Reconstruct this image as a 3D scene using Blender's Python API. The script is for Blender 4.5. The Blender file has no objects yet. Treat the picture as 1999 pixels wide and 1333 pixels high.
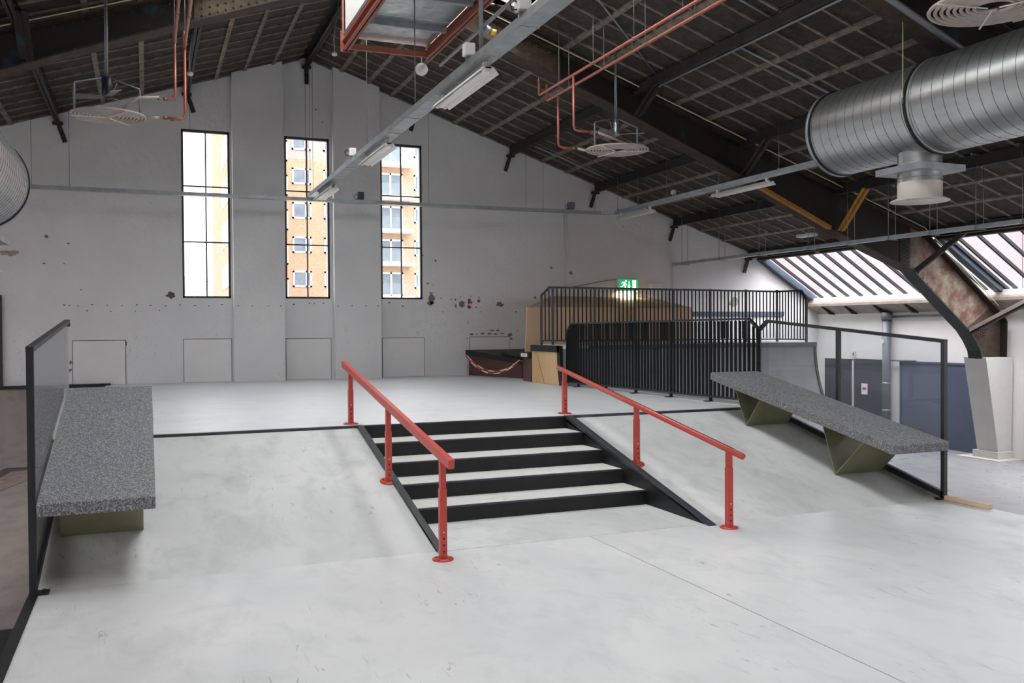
import bpy, math, random
from mathutils import Vector, Matrix
random.seed(7)
S = bpy.context.scene
COL = S.collection

# ------------------------------------------------------------------ camera
F_PX, YAW, PITCH, ROLL, EYE = 1772.2493, .3831, .0152, -.0065, 1.9768
def cam_axes():
    c, s = math.cos(YAW), math.sin(YAW); cp, sp = math.cos(PITCH), math.sin(PITCH)
    fwd = Vector((s*cp, c*cp, -sp)); right = Vector((c, -s, 0)); up = right.cross(fwd)
    cr, sr = math.cos(ROLL), math.sin(ROLL)
    return cr*right + sr*up, -sr*right + cr*up, fwd
RT, UP, FW = cam_axes()
cd = bpy.data.cameras.new('camera'); cam = bpy.data.objects.new('camera', cd); COL.objects.link(cam)
cd.sensor_fit = 'HORIZONTAL'; cd.sensor_width = 36.0; cd.lens = F_PX/1999*36.0
cd.clip_start = .05; cd.clip_end = 500
cam.matrix_world = Matrix(((RT.x, UP.x, -FW.x, 0), (RT.y, UP.y, -FW.y, 0), (RT.z, UP.z, -FW.z, EYE), (0, 0, 0, 1)))
S.camera = cam
# ------------------------------------------------------------------ sky and exposure
ZEN, HOR = 13.5, 4.5      # overcast sky: the zenith is three times as bright as the horizon
w = bpy.data.worlds.new('overcast_sky'); S.world = w; w.use_nodes = True
_n = w.node_tree.nodes; _l = w.node_tree.links; bg = _n['Background']; bg.inputs[0].default_value = (.96, .98, 1.0, 1)
_tc = _n.new('ShaderNodeTexCoord'); _sx = _n.new('ShaderNodeSeparateXYZ'); _mr = _n.new('ShaderNodeMapRange')
_l.new(_tc.outputs['Generated'], _sx.inputs[0]); _l.new(_sx.outputs[2], _mr.inputs[0])
_mr.inputs[1].default_value = 0.; _mr.inputs[2].default_value = 1.; _mr.inputs[3].default_value = HOR; _mr.inputs[4].default_value = ZEN
_l.new(_mr.outputs[0], bg.inputs[1])
S.view_settings.view_transform = 'Standard'; S.view_settings.look = 'None'
S.view_settings.gamma = 1.0; S.view_settings.use_curve_mapping = False
S.view_settings.exposure = 0.35
try:
    S.cycles.max_bounces = 6; S.cycles.diffuse_bounces = 4; S.cycles.glossy_bounces = 2; S.cycles.transparent_max_bounces = 8
    S.cycles.use_adaptive_sampling = True; S.cycles.adaptive_threshold = .06
    S.cycles.caustics_reflective = False; S.cycles.caustics_refractive = False; S.cycles.blur_glossy = 1.0
    S.cycles.use_denoising = True
    S.cycles.sample_clamp_indirect = 6.0
except Exception: pass
def portal(name, loc, normal, sx, sy, xdir=None):
    l = bpy.data.lights.new(name, 'AREA'); l.shape = 'RECTANGLE'; l.size = sx; l.size_y = sy
    l.cycles.is_portal = True
    o = bpy.data.objects.new(name, l); COL.objects.link(o)
    n = Vector(normal).normalized(); z = -n
    x = Vector(xdir).normalized() if xdir else Vector((0, 1, 0)).cross(z).normalized()
    y = z.cross(x)
    o.matrix_world = Matrix(((x.x, y.x, z.x, loc[0]), (x.y, y.y, z.y, loc[1]), (x.z, y.z, z.z, loc[2]), (0, 0, 0, 1)))
portal('daylight_portal_ridge', (3.55, 8.6, 8.9), (0, 0, -1), 5.3, 12.4, (1, 0, 0))
portal('daylight_portal_eave', (17.4, 6.6, 3.5), (-.54, 0, -.84), 2.3, 29.0, (.84, 0, -.54))
portal('daylight_portal_eave', (-10.3, 6.6, 3.5), (.54, 0, -.84), 2.3, 29.0, (.84, 0, .54))

# ------------------------------------------------------------------ materials
def lin(c): return c/12.92 if c <= .04045 else ((c+.055)/1.055)**2.4
def rgb(h):
    h = h.lstrip('#'); return tuple(lin(int(h[i:i+2], 16)/255) for i in (0, 2, 4))
MATS = {}
def mat(name, c1, c2=None, scale=3.0, rough=.6, metal=0.0, bump=0.0, bscale=None, detail=6, lo=.35, hi=.65,
        stretch=None, spec=.5, rvar=0.0, rand=0.0):
    m = bpy.data.materials.new(name); m.use_nodes = True; nt = m.node_tree; N = nt.nodes; L = nt.links
    b = N['Principled BSDF']; b.inputs['Roughness'].default_value = rough; b.inputs['Metallic'].default_value = metal
    b.inputs['Specular IOR Level'].default_value = spec
    c1 = rgb(c1) if isinstance(c1, str) else c1
    b.inputs['Base Color'].default_value = (*c1, 1)
    if c2 is not None or bump or rvar:
        tc = N.new('ShaderNodeTexCoord'); mp = N.new('ShaderNodeMapping'); L.new(tc.outputs['Object'], mp.inputs[0])
        if stretch: mp.inputs['Scale'].default_value = stretch
        nz = N.new('ShaderNodeTexNoise'); nz.inputs['Scale'].default_value = scale; nz.inputs['Detail'].default_value = detail
        nz.inputs['Roughness'].default_value = .62
        L.new(mp.outputs[0], nz.inputs['Vector'])
        cr = N.new('ShaderNodeValToRGB'); cr.color_ramp.elements[0].position = lo; cr.color_ramp.elements[1].position = hi
        c2 = c1 if c2 is None else (rgb(c2) if isinstance(c2, str) else c2)
        cr.color_ramp.elements[0].color = (*c1, 1); cr.color_ramp.elements[1].color = (*c2, 1)
        L.new(nz.outputs[0], cr.inputs[0]); out = cr.outputs[0]
        if rand:
            oi = N.new('ShaderNodeObjectInfo'); mr = N.new('ShaderNodeMapRange')
            mr.inputs[3].default_value = 1-rand; mr.inputs[4].default_value = 1+rand
            L.new(oi.outputs['Random'], mr.inputs[0])
            mx = N.new('ShaderNodeVectorMath'); mx.operation = 'SCALE'
            L.new(out, mx.inputs[0]); L.new(mr.outputs[0], mx.inputs['Scale']); out = mx.outputs[0]
        L.new(out, b.inputs['Base Color'])
        if rvar:
            mr2 = N.new('ShaderNodeMapRange'); mr2.inputs[3].default_value = rough-rvar; mr2.inputs[4].default_value = rough+rvar
            mr2.inputs[1].default_value = .3; mr2.inputs[2].default_value = .7
            L.new(nz.outputs[0], mr2.inputs[0]); L.new(mr2.outputs[0], b.inputs['Roughness'])
        if bump:
            n2 = N.new('ShaderNodeTexNoise'); n2.inputs['Scale'].default_value = bscale or scale*6; n2.inputs['Detail'].default_value = 4
            L.new(mp.outputs[0], n2.inputs['Vector'])
            bp = N.new('ShaderNodeBump'); bp.inputs['Strength'].default_value = bump; bp.inputs['Distance'].default_value = .02
            L.new(n2.outputs[0], bp.inputs['Height']); L.new(bp.outputs[0], b.inputs['Normal'])
    MATS[name] = m
    return m
def emis(name, c, s):
    m = bpy.data.materials.new(name); m.use_nodes = True; nt = m.node_tree; b = nt.nodes['Principled BSDF']
    b.inputs['Base Color'].default_value = (*rgb(c), 1); b.inputs['Emission Color'].default_value = (*rgb(c), 1); b.inputs['Emission Strength'].default_value = s
    return m
def glassy(name, tint, refl=1.0, haze=0.0, hz='#ffffff', rough=0.0):
    """thin sheet: transparent with fresnel reflection and an optional milky share"""
    m = bpy.data.materials.new(name); m.use_nodes = True; nt = m.node_tree; N = nt.nodes; L = nt.links
    N.remove(N['Principled BSDF']); out = N['Material Output']
    tr = N.new('ShaderNodeBsdfTransparent'); tr.inputs[0].default_value = (*tint, 1)
    src = tr.outputs[0]
    if haze:
        df = N.new('ShaderNodeBsdfTranslucent'); df.inputs[0].default_value = (*rgb(hz), 1)
        d2 = N.new('ShaderNodeBsdfDiffuse'); d2.inputs[0].default_value = (*rgb(hz), 1)
        m2 = N.new('ShaderNodeMixShader'); L.new(df.outputs[0], m2.inputs[1]); L.new(d2.outputs[0], m2.inputs[2])
        mh = N.new('ShaderNodeMixShader'); mh.inputs[0].default_value = haze
        L.new(src, mh.inputs[1]); L.new(m2.outputs[0], mh.inputs[2]); src = mh.outputs[0]
    gl = N.new('ShaderNodeBsdfGlossy'); gl.inputs['Roughness'].default_value = rough
    fr = N.new('ShaderNodeFresnel'); geo = N.new('ShaderNodeNewGeometry'); ir = N.new('ShaderNodeMapRange')
    ir.inputs[3].default_value = 1.3; ir.inputs[4].default_value = 1/1.3; L.new(geo.outputs['Backfacing'], ir.inputs[0]); L.new(ir.outputs[0], fr.inputs[0])
    mu = N.new('ShaderNodeMath'); mu.operation = 'MULTIPLY'; mu.inputs[1].default_value = refl; L.new(fr.outputs[0], mu.inputs[0])
    mx = N.new('ShaderNodeMixShader'); L.new(mu.outputs[0], mx.inputs[0]); L.new(src, mx.inputs[1]); L.new(gl.outputs[0], mx.inputs[2])
    L.new(mx.outputs[0], out.inputs[0])
    return m
def concrete(name, ca, cb, cc, rough=.42, scuff=.5, streak=False):
    m = bpy.data.materials.new(name); m.use_nodes = True; nt = m.node_tree; N = nt.nodes; L = nt.links
    b = N['Principled BSDF']
    tc = N.new('ShaderNodeTexCoord')
    def noise(sc, det, st=None, rg=.6, dist=0):
        mp = N.new('ShaderNodeMapping'); L.new(tc.outputs['Object'], mp.inputs[0])
        if st: mp.inputs['Scale'].default_value = st
        n = N.new('ShaderNodeTexNoise'); n.inputs['Scale'].default_value = sc; n.inputs['Detail'].default_value = det
        n.inputs['Roughness'].default_value = rg; n.inputs['Distortion'].default_value = dist
        L.new(mp.outputs[0], n.inputs['Vector']); return n.outputs[0]
    def ramp(i, p0, p1, k0=0., k1=1.):
        r = N.new('ShaderNodeMapRange'); r.inputs[1].default_value = p0; r.inputs[2].default_value = p1
        r.inputs[3].default_value = k0; r.inputs[4].default_value = k1; r.clamp = True
        L.new(i, r.inputs[0]); return r.outputs[0]
    def mix(f, a, bb):
        x = N.new('ShaderNodeMix'); x.data_type = 'RGBA'
        L.new(f, x.inputs[0])
        for k, v in ((6, a), (7, bb)):
            if isinstance(v, tuple): x.inputs[k].default_value = (*v, 1)
            else: L.new(v, x.inputs[k])
        return x.outputs[2]
    big = noise(.55, 5, (1, .8, 1), .55, .6)
    mid = noise(3.2, 8, (1, .55, 1), .65, .4)
    col = mix(ramp(big, .33, .68), rgb(ca), rgb(cb))
    col = mix(ramp(mid, .48, .75, 0, .75), col, rgb(cc))
    # sparse skid marks: thin dark curved lines
    mk = noise(26, 3, (.9, .12, 1), .5, 1.5); area = noise(.8, 3, None, .5, 0)
    t = N.new('ShaderNodeMath'); t.operation = 'MULTIPLY'
    L.new(ramp(mk, .655, .72), t.inputs[0]); L.new(ramp(area, .50, .64, 0, scuff), t.inputs[1])
    col = mix(t.outputs[0], col, rgb('#57555a'))
    # a few rust tinted patches
    ru = noise(1.7, 4, None, .5, .8)
    col = mix(ramp(ru, .70, .80, 0, .22), col, rgb('#b08a6c'))
    L.new(col, b.inputs['Base Color'])
    if streak:
        st = noise(6, 3, (.12, 2.2, 1), .5, 0)
        L.new(ramp(st, .3, .7, rough-.11, rough+.11), b.inputs['Roughness'])
    else:
        L.new(ramp(mid, .3, .7, rough-.1, rough+.1), b.inputs['Roughness'])
    b.inputs['Specular IOR Level'].default_value = .45
    return m
def speckle(name, base, dark, light, sc=120):
    m = bpy.data.materials.new(name); m.use_nodes = True; nt = m.node_tree; N = nt.nodes; L = nt.links
    b = N['Principled BSDF']; b.inputs['Roughness'].default_value = .62
    tc = N.new('ShaderNodeTexCoord')
    v = N.new('ShaderNodeTexVoronoi'); v.inputs['Scale'].default_value = sc; L.new(tc.outputs['Object'], v.inputs['Vector'])
    cr = N.new('ShaderNodeValToRGB'); e = cr.color_ramp.elements
    sp = N.new('ShaderNodeSeparateColor'); L.new(v.outputs['Color'], sp.inputs[0]); L.new(sp.outputs[0], cr.inputs[0])
    e[0].position = .0; e[0].color = (*rgb(dark), 1); e[1].position = 1.; e[1].color = (*rgb(light), 1)
    for p, c in ((.3, dark), (.42, base), (.82, base), (.92, light)):
        k = e.new(p); k.color = (*rgb(c), 1)
    L.new(cr.outputs[0], b.inputs['Base Color'])
    return m

M_floor = concrete('polished_concrete', '#c6c6c6', '#d6d5d4', '#bababa', .40, .7)
M_upper = concrete('polished_concrete_upper', '#d6d7d8', '#dedede', '#cecfd0', .40, .3, True)
M_ramp = concrete('ramp_concrete', '#b9bab9', '#d3d3d1', '#a9abab', .48, .5)
M_tread = concrete('tread_concrete', '#c6c4bf', '#d2d0cc', '#b9b7b2', .5, .2)
M_hall = concrete('hall_floor_concrete', '#8f8f91', '#9c9b9b', '#7b7d83', .33, .2)
M_bank = concrete('brown_bank_plywood', '#867b74', '#938881', '#736962', .5, .2)
M_black = mat('black_film_plywood', '#171718', '#212123', 6, .5, bump=.05, rvar=.08, spec=.35)
M_steel_blk = mat('black_painted_steel', '#1c1d21', '#26272c', 9, .38)
M_barblk = mat('matt_black_bar', '#0e0f11', '#141517', 9, .6, spec=.2)
M_edge = mat('dark_steel_edge', '#3a3d43', '#4a4d53', 8, .4, .3)
M_wall = mat('white_painted_brick', '#d3d2d3', '#dadada', .9, .75, bump=.55, bscale=9, detail=8)
def add_scuffs(m):
    nt = m.node_tree; N = nt.nodes; L = nt.links; b = N['Principled BSDF']; src = b.inputs['Base Color'].links[0].from_socket
    tc = N.new('ShaderNodeTexCoord'); mp = N.new('ShaderNodeMapping'); L.new(tc.outputs['Object'], mp.inputs[0]); mp.inputs['Scale'].default_value = (1, 1, .3)
    n1 = N.new('ShaderNodeTexNoise'); n1.inputs['Scale'].default_value = 22; n1.inputs['Detail'].default_value = 3; n1.inputs['Distortion'].default_value = 2.5; L.new(mp.outputs[0], n1.inputs['Vector'])
    n2 = N.new('ShaderNodeTexNoise'); n2.inputs['Scale'].default_value = .9; n2.inputs['Detail'].default_value = 3; L.new(tc.outputs['Object'], n2.inputs['Vector'])
    sx = N.new('ShaderNodeSeparateXYZ'); L.new(tc.outputs['Object'], sx.inputs[0])
    def mr(i, a, b_, c=0., d=1.):
        r = N.new('ShaderNodeMapRange'); r.inputs[1].default_value = a; r.inputs[2].default_value = b_; r.inputs[3].default_value = c; r.inputs[4].default_value = d; L.new(i, r.inputs[0]); return r.outputs[0]
    def mul(a, b_):
        q = N.new('ShaderNodeMath'); q.operation = 'MULTIPLY'; L.new(a, q.inputs[0]); L.new(b_, q.inputs[1]); return q.outputs[0]
    f = mul(mul(mr(n1.outputs[0], .60, .72), mr(n2.outputs[0], .45, .65)), mr(sx.outputs[2], 3.8, 3.2, 0., .45))
    x = N.new('ShaderNodeMix'); x.data_type = 'RGBA'; L.new(f, x.inputs[0]); L.new(src, x.inputs[6]); x.inputs[7].default_value = (*rgb('#6e6a68'), 1); L.new(x.outputs[2], b.inputs['Base Color'])
add_scuffs(M_wall)
M_wallr = mat('white_painted_plaster', '#e8e4e1', '#ece9e7', 1.2, .8, bump=.3, bscale=7)
M_hatch = mat('white_access_board', '#dad8d8', '#dfdede', 2, .6)
M_flake = mat('bare_plaster', '#6f6960', '#85807a', 14, .9)
M_flaked = mat('dark_bare_plaster', '#4c4742', '#6b655d', 14, .9)
M_red = mat('red_paint_splash', '#b3161d', '#9c1219', 9, .5)
M_stainm = mat('brown_wall_stain', '#b3a89c', '#94816f', 9, .8)
M_roof = mat('dark_roof_deck', '#2b2622', '#3a332e', 5, .95)
M_panel = mat('wood_wool_board', '#2a2521', '#4d443d', 7, .95, bump=.6, bscale=40, detail=10, lo=.3, hi=.75, rand=.22, stretch=(1, 1, 1))
M_batten = mat('aged_batten', '#60554c', '#8b7d71', 6, .9, bump=.4, bscale=30, rand=.15)
M_purlin = mat('dark_purlin_steel', '#2a2624', '#3b3733', 4, .7, .2)
M_web = mat('old_dark_steel', '#2b2522', '#2a525e', 2.2, .6, .3, bump=.2, lo=.58, hi=.78, detail=9)
M_flange = mat('brown_rusty_steel', '#2f2823', '#4d3d30', 5, .75, .2, bump=.3)
M_peel = mat('peeling_paint_steel', '#5a392f', '#7f7568', 2.6, .8, .1, bump=.3, lo=.40, hi=.60, detail=10)
M_greensteel = mat('dark_green_steel', '#272b28', '#343d38', 5, .6, .2)
M_yellow = mat('mustard_painted_steel', '#b07a1e', '#8f621c', 4, .6)
M_cable = mat('pale_cable', '#c9c29a', None, rough=.6)
M_galv = mat('galvanised_steel', '#b9bec1', '#9da3a7', 7, .36, .85, rvar=.06)
M_duct = mat('spiral_duct_zinc', '#c4c6c5', '#b4b7b8', 5, .34, .9, rvar=.05, stretch=(1, .3, 1))
M_seam = mat('dark_seam', '#6d7073', None, rough=.5, metal=.8)
M_rim = mat('dark_duct_band', '#2c2c30', None, rough=.5, metal=.5)
M_tray = mat('cable_tray_zinc', '#aeb4b7', '#989ea2', 5, .45, .6)
M_white = mat('white_enamel', '#e6e4e0', None, rough=.4)
M_diff = mat('cream_plastic', '#ded6cc', None, rough=.5)
M_tube = mat('fluorescent_tube', '#ece8e2', None, rough=.25)
M_redsteel = mat('red_powder_coat', '#c44a3e', '#bb4338', 7, .36)
M_copper = mat('pink_copper_pipe', '#b0695a', '#a05a4d', 6, .35, .35)
M_brass = mat('brass_valve', '#8a6a4a', None, rough=.4, metal=.7)
M_coil = mat('beige_coil_hose', '#b9aca4', '#a69a92', 6, .5)
M_rod = mat('threaded_rod', '#8a8b86', None, rough=.4, metal=.7)
M_wire = mat('dark_wire', '#3b3a3a', None, rough=.6)
M_motor = mat('dark_motor_housing', '#3a3b44', None, rough=.35, metal=.5)
M_blade = mat('grey_fan_blade', '#8b8b8a', None, rough=.5, metal=.3)
M_terr = speckle('terrazzo', '#7d7d7f', '#4f4f52', '#b4b4b4', 150)
M_olive = mat('olive_steel_plate', '#7d7a5f', '#747157', 5, .45)
M_ply = mat('plywood', '#d3b498', '#c8a688', 2.5, .6, stretch=(1, 1, .15))
M_birch = mat('birch_plywood', '#dbb78a', '#cfa777', 2.0, .5, stretch=(1, 1, .2))
M_brownply = mat('brown_film_plywood', '#5a3a32', '#4c302a', 6, .4)
M_timber = mat('raw_pine', '#e2c6aa', '#d6b593', 3, .6, stretch=(6, .6, 6))
M_lid = mat('dark_blue_door', '#262b33', '#30363f', 2.5, .5)
M_blue = mat('slate_blue_panel', '#545c70', '#4e5668', 2.0, .55)
M_frameblue = mat('dark_blue_frame', '#2f3a4a', '#3a4656', 3, .45)
M_bar = mat('dark_glazing_bar', '#15161c', None, rough=.5, spec=.3)
M_sill = mat('white_sill_board', '#dcd7d3', '#cfc8c3', 3, .6)
M_pinksill = mat('pinkish_gutter_board', '#cdb8ae', '#bfa99f', 3, .6)
M_soffit = mat('raw_concrete_soffit', '#9b948a', '#857e75', 4, .9, bump=.4)
M_greypipe = mat('grey_pvc_pipe', '#6c6e76', None, rough=.4)
M_casing = mat('light_grey_casing', '#c9c8c4', '#c2c0bb', 2, .6)
M_winframe = mat('dark_steel_window', '#3a3531', None, rough=.6)
M_brick = None
M_glass = glassy('clear_glass', (.95, .97, .96), .9)
M_screen = glassy('clear_screen', (.90, .92, .93), 1.0, .05, '#cfd2dc')
M_winglass = glassy('window_glass', (.40, .40, .41), .5)
PANES = [glassy('frosted_pane_white', (.95, .95, .96), .3), glassy('frosted_pane_rose', (.95, .90, .91), .3),
         glassy('frosted_pane_pale', (.91, .92, .96), .3), glassy('frosted_pane_warm', (.95, .91, .91), .3)]
M_roofglass = glassy('roof_glass', (.56, .57, .57), .4)
M_green = emis('exit_green', '#0fa566', .75); M_pict = emis('exit_white', '#fdf6e4', 1.1)
M_led = emis('green_led', '#30ff80', 1.0)
M_paper = mat('paper', '#eceaea', None, rough=.7); M_print = mat('red_print', '#c8505c', None, rough=.7); M_greyprint = mat('grey_print', '#9a9aa6', None, rough=.7)
M_yplug = mat('yellow_plug', '#e3b52a', None, rough=.4)
M_chain_r = mat('red_plastic', '#c42b2b', None, rough=.4); M_chain_w = mat('white_plastic', '#e8e3da', None, rough=.4)
M_bolt = mat('steel_bolt', '#c9c9c9', None, rough=.3, metal=.9)
M_hole = mat('dark_hole', '#1a1010', None, rough=.9)
M_conduit = mat('grey_conduit', '#8d9096', None, rough=.4, metal=.4)
M_bwhite = mat('facade_white', '#f0efee', None, rough=.7)
M_bglass = mat('facade_window_glass', '#6f7c8a', '#8b95a0', 1.5, .15)
M_balc = glassy('balcony_glass', (.85, .9, .9), .6, .15, '#e8eeee')
M_street = mat('street_ground', '#a5a29d', None, rough=.9)
M_bridge = mat('bridge_steel', '#b5b9bd', None, rough=.7)

# ------------------------------------------------------------------ mesh helpers
ORIG = {}
class MB:
    def __init__(s): s.v = []; s.f = []; s.sm = []
    def add(s, vs, fs, smooth=False):
        o = len(s.v); s.v += [tuple(p) for p in vs]; s.f += [tuple(i+o for i in f) for f in fs]; s.sm += [smooth]*len(fs); return s
    def box(s, x0, x1, y0, y1, z0, z1):
        return s.add([(x0,y0,z0),(x1,y0,z0),(x1,y1,z0),(x0,y1,z0),(x0,y0,z1),(x1,y0,z1),(x1,y1,z1),(x0,y1,z1)],
                     [(0,3,2,1),(4,5,6,7),(0,1,5,4),(1,2,6,5),(2,3,7,6),(3,0,4,7)])
    def prism(s, pts, vec):
        """closed outline pts swept by vec"""
        n = len(pts); vec = Vector(vec); a = [Vector(p) for p in pts]; b = [p+vec for p in a]
        nrm = Vector((0,0,0))
        for i in range(n):
            p, q = a[i], a[(i+1) % n]; nrm += p.cross(q)
        rev = nrm.dot(vec) > 0
        fs = [tuple(range(n-1, -1, -1)) if rev else tuple(range(n)), tuple(range(n, 2*n)) if rev else tuple(range(2*n-1, n-1, -1))]
        for i in range(n):
            j = (i+1) % n
            fs.append((i, j, j+n, i+n) if rev else (j, i, i+n, j+n))
        return s.add(a+b, fs)
    def bar(s, p, q, wd, ht, up=(0,0,1)):
        p, q = Vector(p), Vector(q); d = (q-p).normalized(); u = Vector(up)
        sd = d.cross(u)
        if sd.length < 1e-4: sd = d.cross(Vector((1,0,0)))
        sd.normalize(); u = sd.cross(d).normalized()
        a, b = sd*wd/2, u*ht/2
        return s.add([p-a-b, p+a-b, p+a+b, p-a+b, q-a-b, q+a-b, q+a+b, q-a+b],
                     [(0,3,2,1)[::-1],(4,5,6,7)[::-1],(0,1,5,4)[::-1],(1,2,6,5)[::-1],(2,3,7,6)[::-1],(3,0,4,7)[::-1]])
    def tube(s, pts, r, n=8, closed=False, cap=True):
        pts = [Vector(p) for p in pts]; m = len(pts); vs = []
        prev = None
        for i, p in enumerate(pts):
            a = pts[i-1] if (i > 0 or closed) else p; b = pts[(i+1) % m] if (i < m-1 or closed) else p
            d = (b-a).normalized()
            if prev is None:
                u = d.cross(Vector((0,0,1)))
                if u.length < 1e-3: u = d.cross(Vector((1,0,0)))
                u.normalize()
            else:
                u = (prev - d*prev.dot(d))
                if u.length < 1e-6: u = d.cross(Vector((0,0,1)))
                u.normalize()
            prev = u; v = d.cross(u)
            rr = r[i] if isinstance(r, (list, tuple)) else r
            vs += [p + (u*math.cos(2*math.pi*k/n) + v*math.sin(2*math.pi*k/n))*rr for k in range(n)]
        fs = []
        for i in range(m if closed else m-1):
            i2 = (i+1) % m
            for k in range(n):
                k2 = (k+1) % n; fs.append((i*n+k, i*n+k2, i2*n+k2, i2*n+k))
        s.add(vs, fs, True)
        if cap and not closed:
            o = len(s.v)-m*n
            s.f += [tuple(range(o+n-1, o-1, -1)), tuple(range(o+(m-1)*n, o+m*n))]; s.sm += [False, False]
        return s
    def lathe(s, c, prof, n=24, axis='z'):
        c = Vector(c); vs = []
        for r, h in prof:
            for k in range(n):
                a = 2*math.pi*k/n; x, y = r*math.cos(a), r*math.sin(a)
                vs.append(c+Vector((x, y, h)) if axis == 'z' else c+Vector((x, h, y)) if axis == 'y' else c+Vector((h, x, y)))
        fs = []
        for i in range(len(prof)-1):
            for k in range(n):
                k2 = (k+1) % n; q = (i*n+k, i*n+k2, (i+1)*n+k2, (i+1)*n+k); fs.append(q if axis == 'z' else q[::-1])
        return s.add(vs, fs, True)
    def mesh(s, name, origin=(0,0,0)):
        o = Vector(origin); me = bpy.data.meshes.new(name)
        me.from_pydata([tuple(Vector(p)-o) for p in s.v], [], s.f)
        me.polygons.foreach_set('use_smooth', s.sm); me.update(); return me
    def build(s, name, m, parent=None, **tags):
        if parent is not None: org = ORIG[parent.name]
        else:
            xs = [p[0] for p in s.v]; ys = [p[1] for p in s.v]; zs = [p[2] for p in s.v]
            org = Vector(((min(xs)+max(xs))/2, (min(ys)+max(ys))/2, min(zs)))
        me = s.mesh(name, org); me.materials.append(m)
        o = bpy.data.objects.new(name, me); COL.objects.link(o)
        if parent is not None: o.parent = parent
        else: o.location = org
        ORIG[o.name] = org
        for k, v in tags.items(): o[k] = v
        return o
def inst(name, me, parent, pos):
    o = bpy.data.objects.new(name, me); COL.objects.link(o); o.parent = parent
    o.location = Vector(pos)-ORIG[parent.name]; return o
def thing(name, label, cat, loc, group=None, kind=None):
    o = bpy.data.objects.new(name, None); COL.objects.link(o); o.location = loc; o.empty_display_size = .1
    ORIG[o.name] = Vector(loc)
    if label: o['label'] = label
    if cat: o['category'] = cat
    if group: o['group'] = group
    if kind: o['kind'] = kind
    return o
def box(name, m, x0, x1, y0, y1, z0, z1, parent=None, **t): return MB().box(x0,x1,y0,y1,z0,z1).build(name, m, parent, **t)
def bevel(o, w_=.006, seg=2):
    md = o.modifiers.new('bevel', 'BEVEL'); md.width = w_; md.segments = seg; md.limit_method = 'ANGLE'; return o

# ------------------------------------------------------------------ key dimensions
Y0, YE, YW, H, T = 10.8897, 7.6845, 21.4865, .16, .5257
XL, XR, XR2 = 2.43, 5.144, 5.244
EL, ER = -.84, 8.40               # raised platform edges
GF = -1.1                         # hall floor level
RX, RZ, RSR, RSL = 3.53, 8.30, .337, .325
WR, WL = 18.4, -11.3
def roof(x): return RZ-(x-RX)*RSR if x > RX else RZ-(RX-x)*RSL
SL = .775/(Y0-YE)
def ramp_z(y): return (y-YE)*SL

# ================================================================== STRUCTURE
ST = dict(kind='structure')
# hall floor, raised platform
box('floor', M_hall, WL, WR, -8, YW, GF-.2, GF, **ST)
# lower skate platform: two slabs with the saw-cut joint between them
JX = 3.87
f1 = MB().box(EL+.07, JX-.004, -7, YE, GF, 0)
f1.build('floor', M_floor, None, **ST)
box('floor', M_floor, JX+.004, ER, -7, YE, GF, 0, **ST)
box('floor', M_hall, JX-.004, JX+.004, -7, YE, GF, -.012, **ST)
box('floor', M_upper, EL+.03, ER, Y0+.06, YW, GF, .8, **ST)      # upper platform
kerb = thing('floor_kerb', 'black steel edge strip along the left side of the pale concrete floor', 'kerb', (EL+.035, 2, -.2))
box('edge_strip', M_black, EL, EL+.07, -7, YE-.02, -.2, .004, kerb)
box('side_board', M_black, EL+.03, EL+.07, -7, YE, GF, -.2, kerb)

# ---------------- back wall (gable) with three window openings
WIN = [(.768, 1.80), (3.012, 4.046), (5.27, 6.306)]
ZB, ZT = 2.686, 6.444
xs = sorted({WL, -9.0, RX, 16.2, 18.2, WR} | {a for w_ in WIN for a in w_})
def walltop(x):
    if x > 16.3: return 3.95-(x-16.3)*.64
    if x < -9.2: return 3.95-(-9.2-x)*.64
    return roof(x)
wb = MB()
for a, b in zip(xs[:-1], xs[1:]):
    ta, tb = walltop(a)+.05, walltop(b)+.05
    if any(p <= a and b <= q_ for p, q_ in WIN):
        wb.box(a, b, YW, YW+.4, GF, ZB)
        wb.prism([(a, YW, ZT), (b, YW, ZT), (b, YW, tb), (a, YW, ta)], (0, .4, 0))
    else:
        wb.prism([(a, YW, GF), (b, YW, GF), (b, YW, tb), (a, YW, ta)], (0, .4, 0))
wall = wb.build('wall_back', M_wall, None, **ST)
PD = .22
for a, b in ((1.842, 2.955), (4.108, 5.212)):
    MB().prism([(a, YW-PD, .8), (b, YW-PD, .8), (b, YW-PD, roof(b)-.02)] + ([(RX, YW-PD, RZ-.02)] if a < RX < b else []) + [(a, YW-PD, roof(a)-.02)], (0, PD, 0)).build('pilaster', M_wall, wall)
# white access boards at the foot of the wall (5)
hl = ['leftmost, beside the left glass screen', 'below the left window', 'below the middle window', 'below the right window', 'behind the dark skate box']
for (a, b, zt), l in zip([(-1.468, -.411, 1.765), (.765, 1.804, 1.774), (3.0, 4.055, 1.763), (5.276, 6.341, 1.752), (7.512, 8.59, 1.755)], hl):
    t = thing('wall_hatch', 'white access board set in the back wall, ' + l, 'hatch', ((a+b)/2, YW, .8), 'white access boards along the back wall')
    box('board', M_hatch, a+.012, b-.012, YW-.012, YW+.01, .805, zt-.012, t)
    fr = MB(); fr.box(a, b, YW-.005, YW, zt-.014, zt); fr.box(a, a+.012, YW-.005, YW, .8, zt); fr.box(b-.012, b, YW-.005, YW, .8, zt)
    fr.build('joint', M_wire, t)
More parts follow.
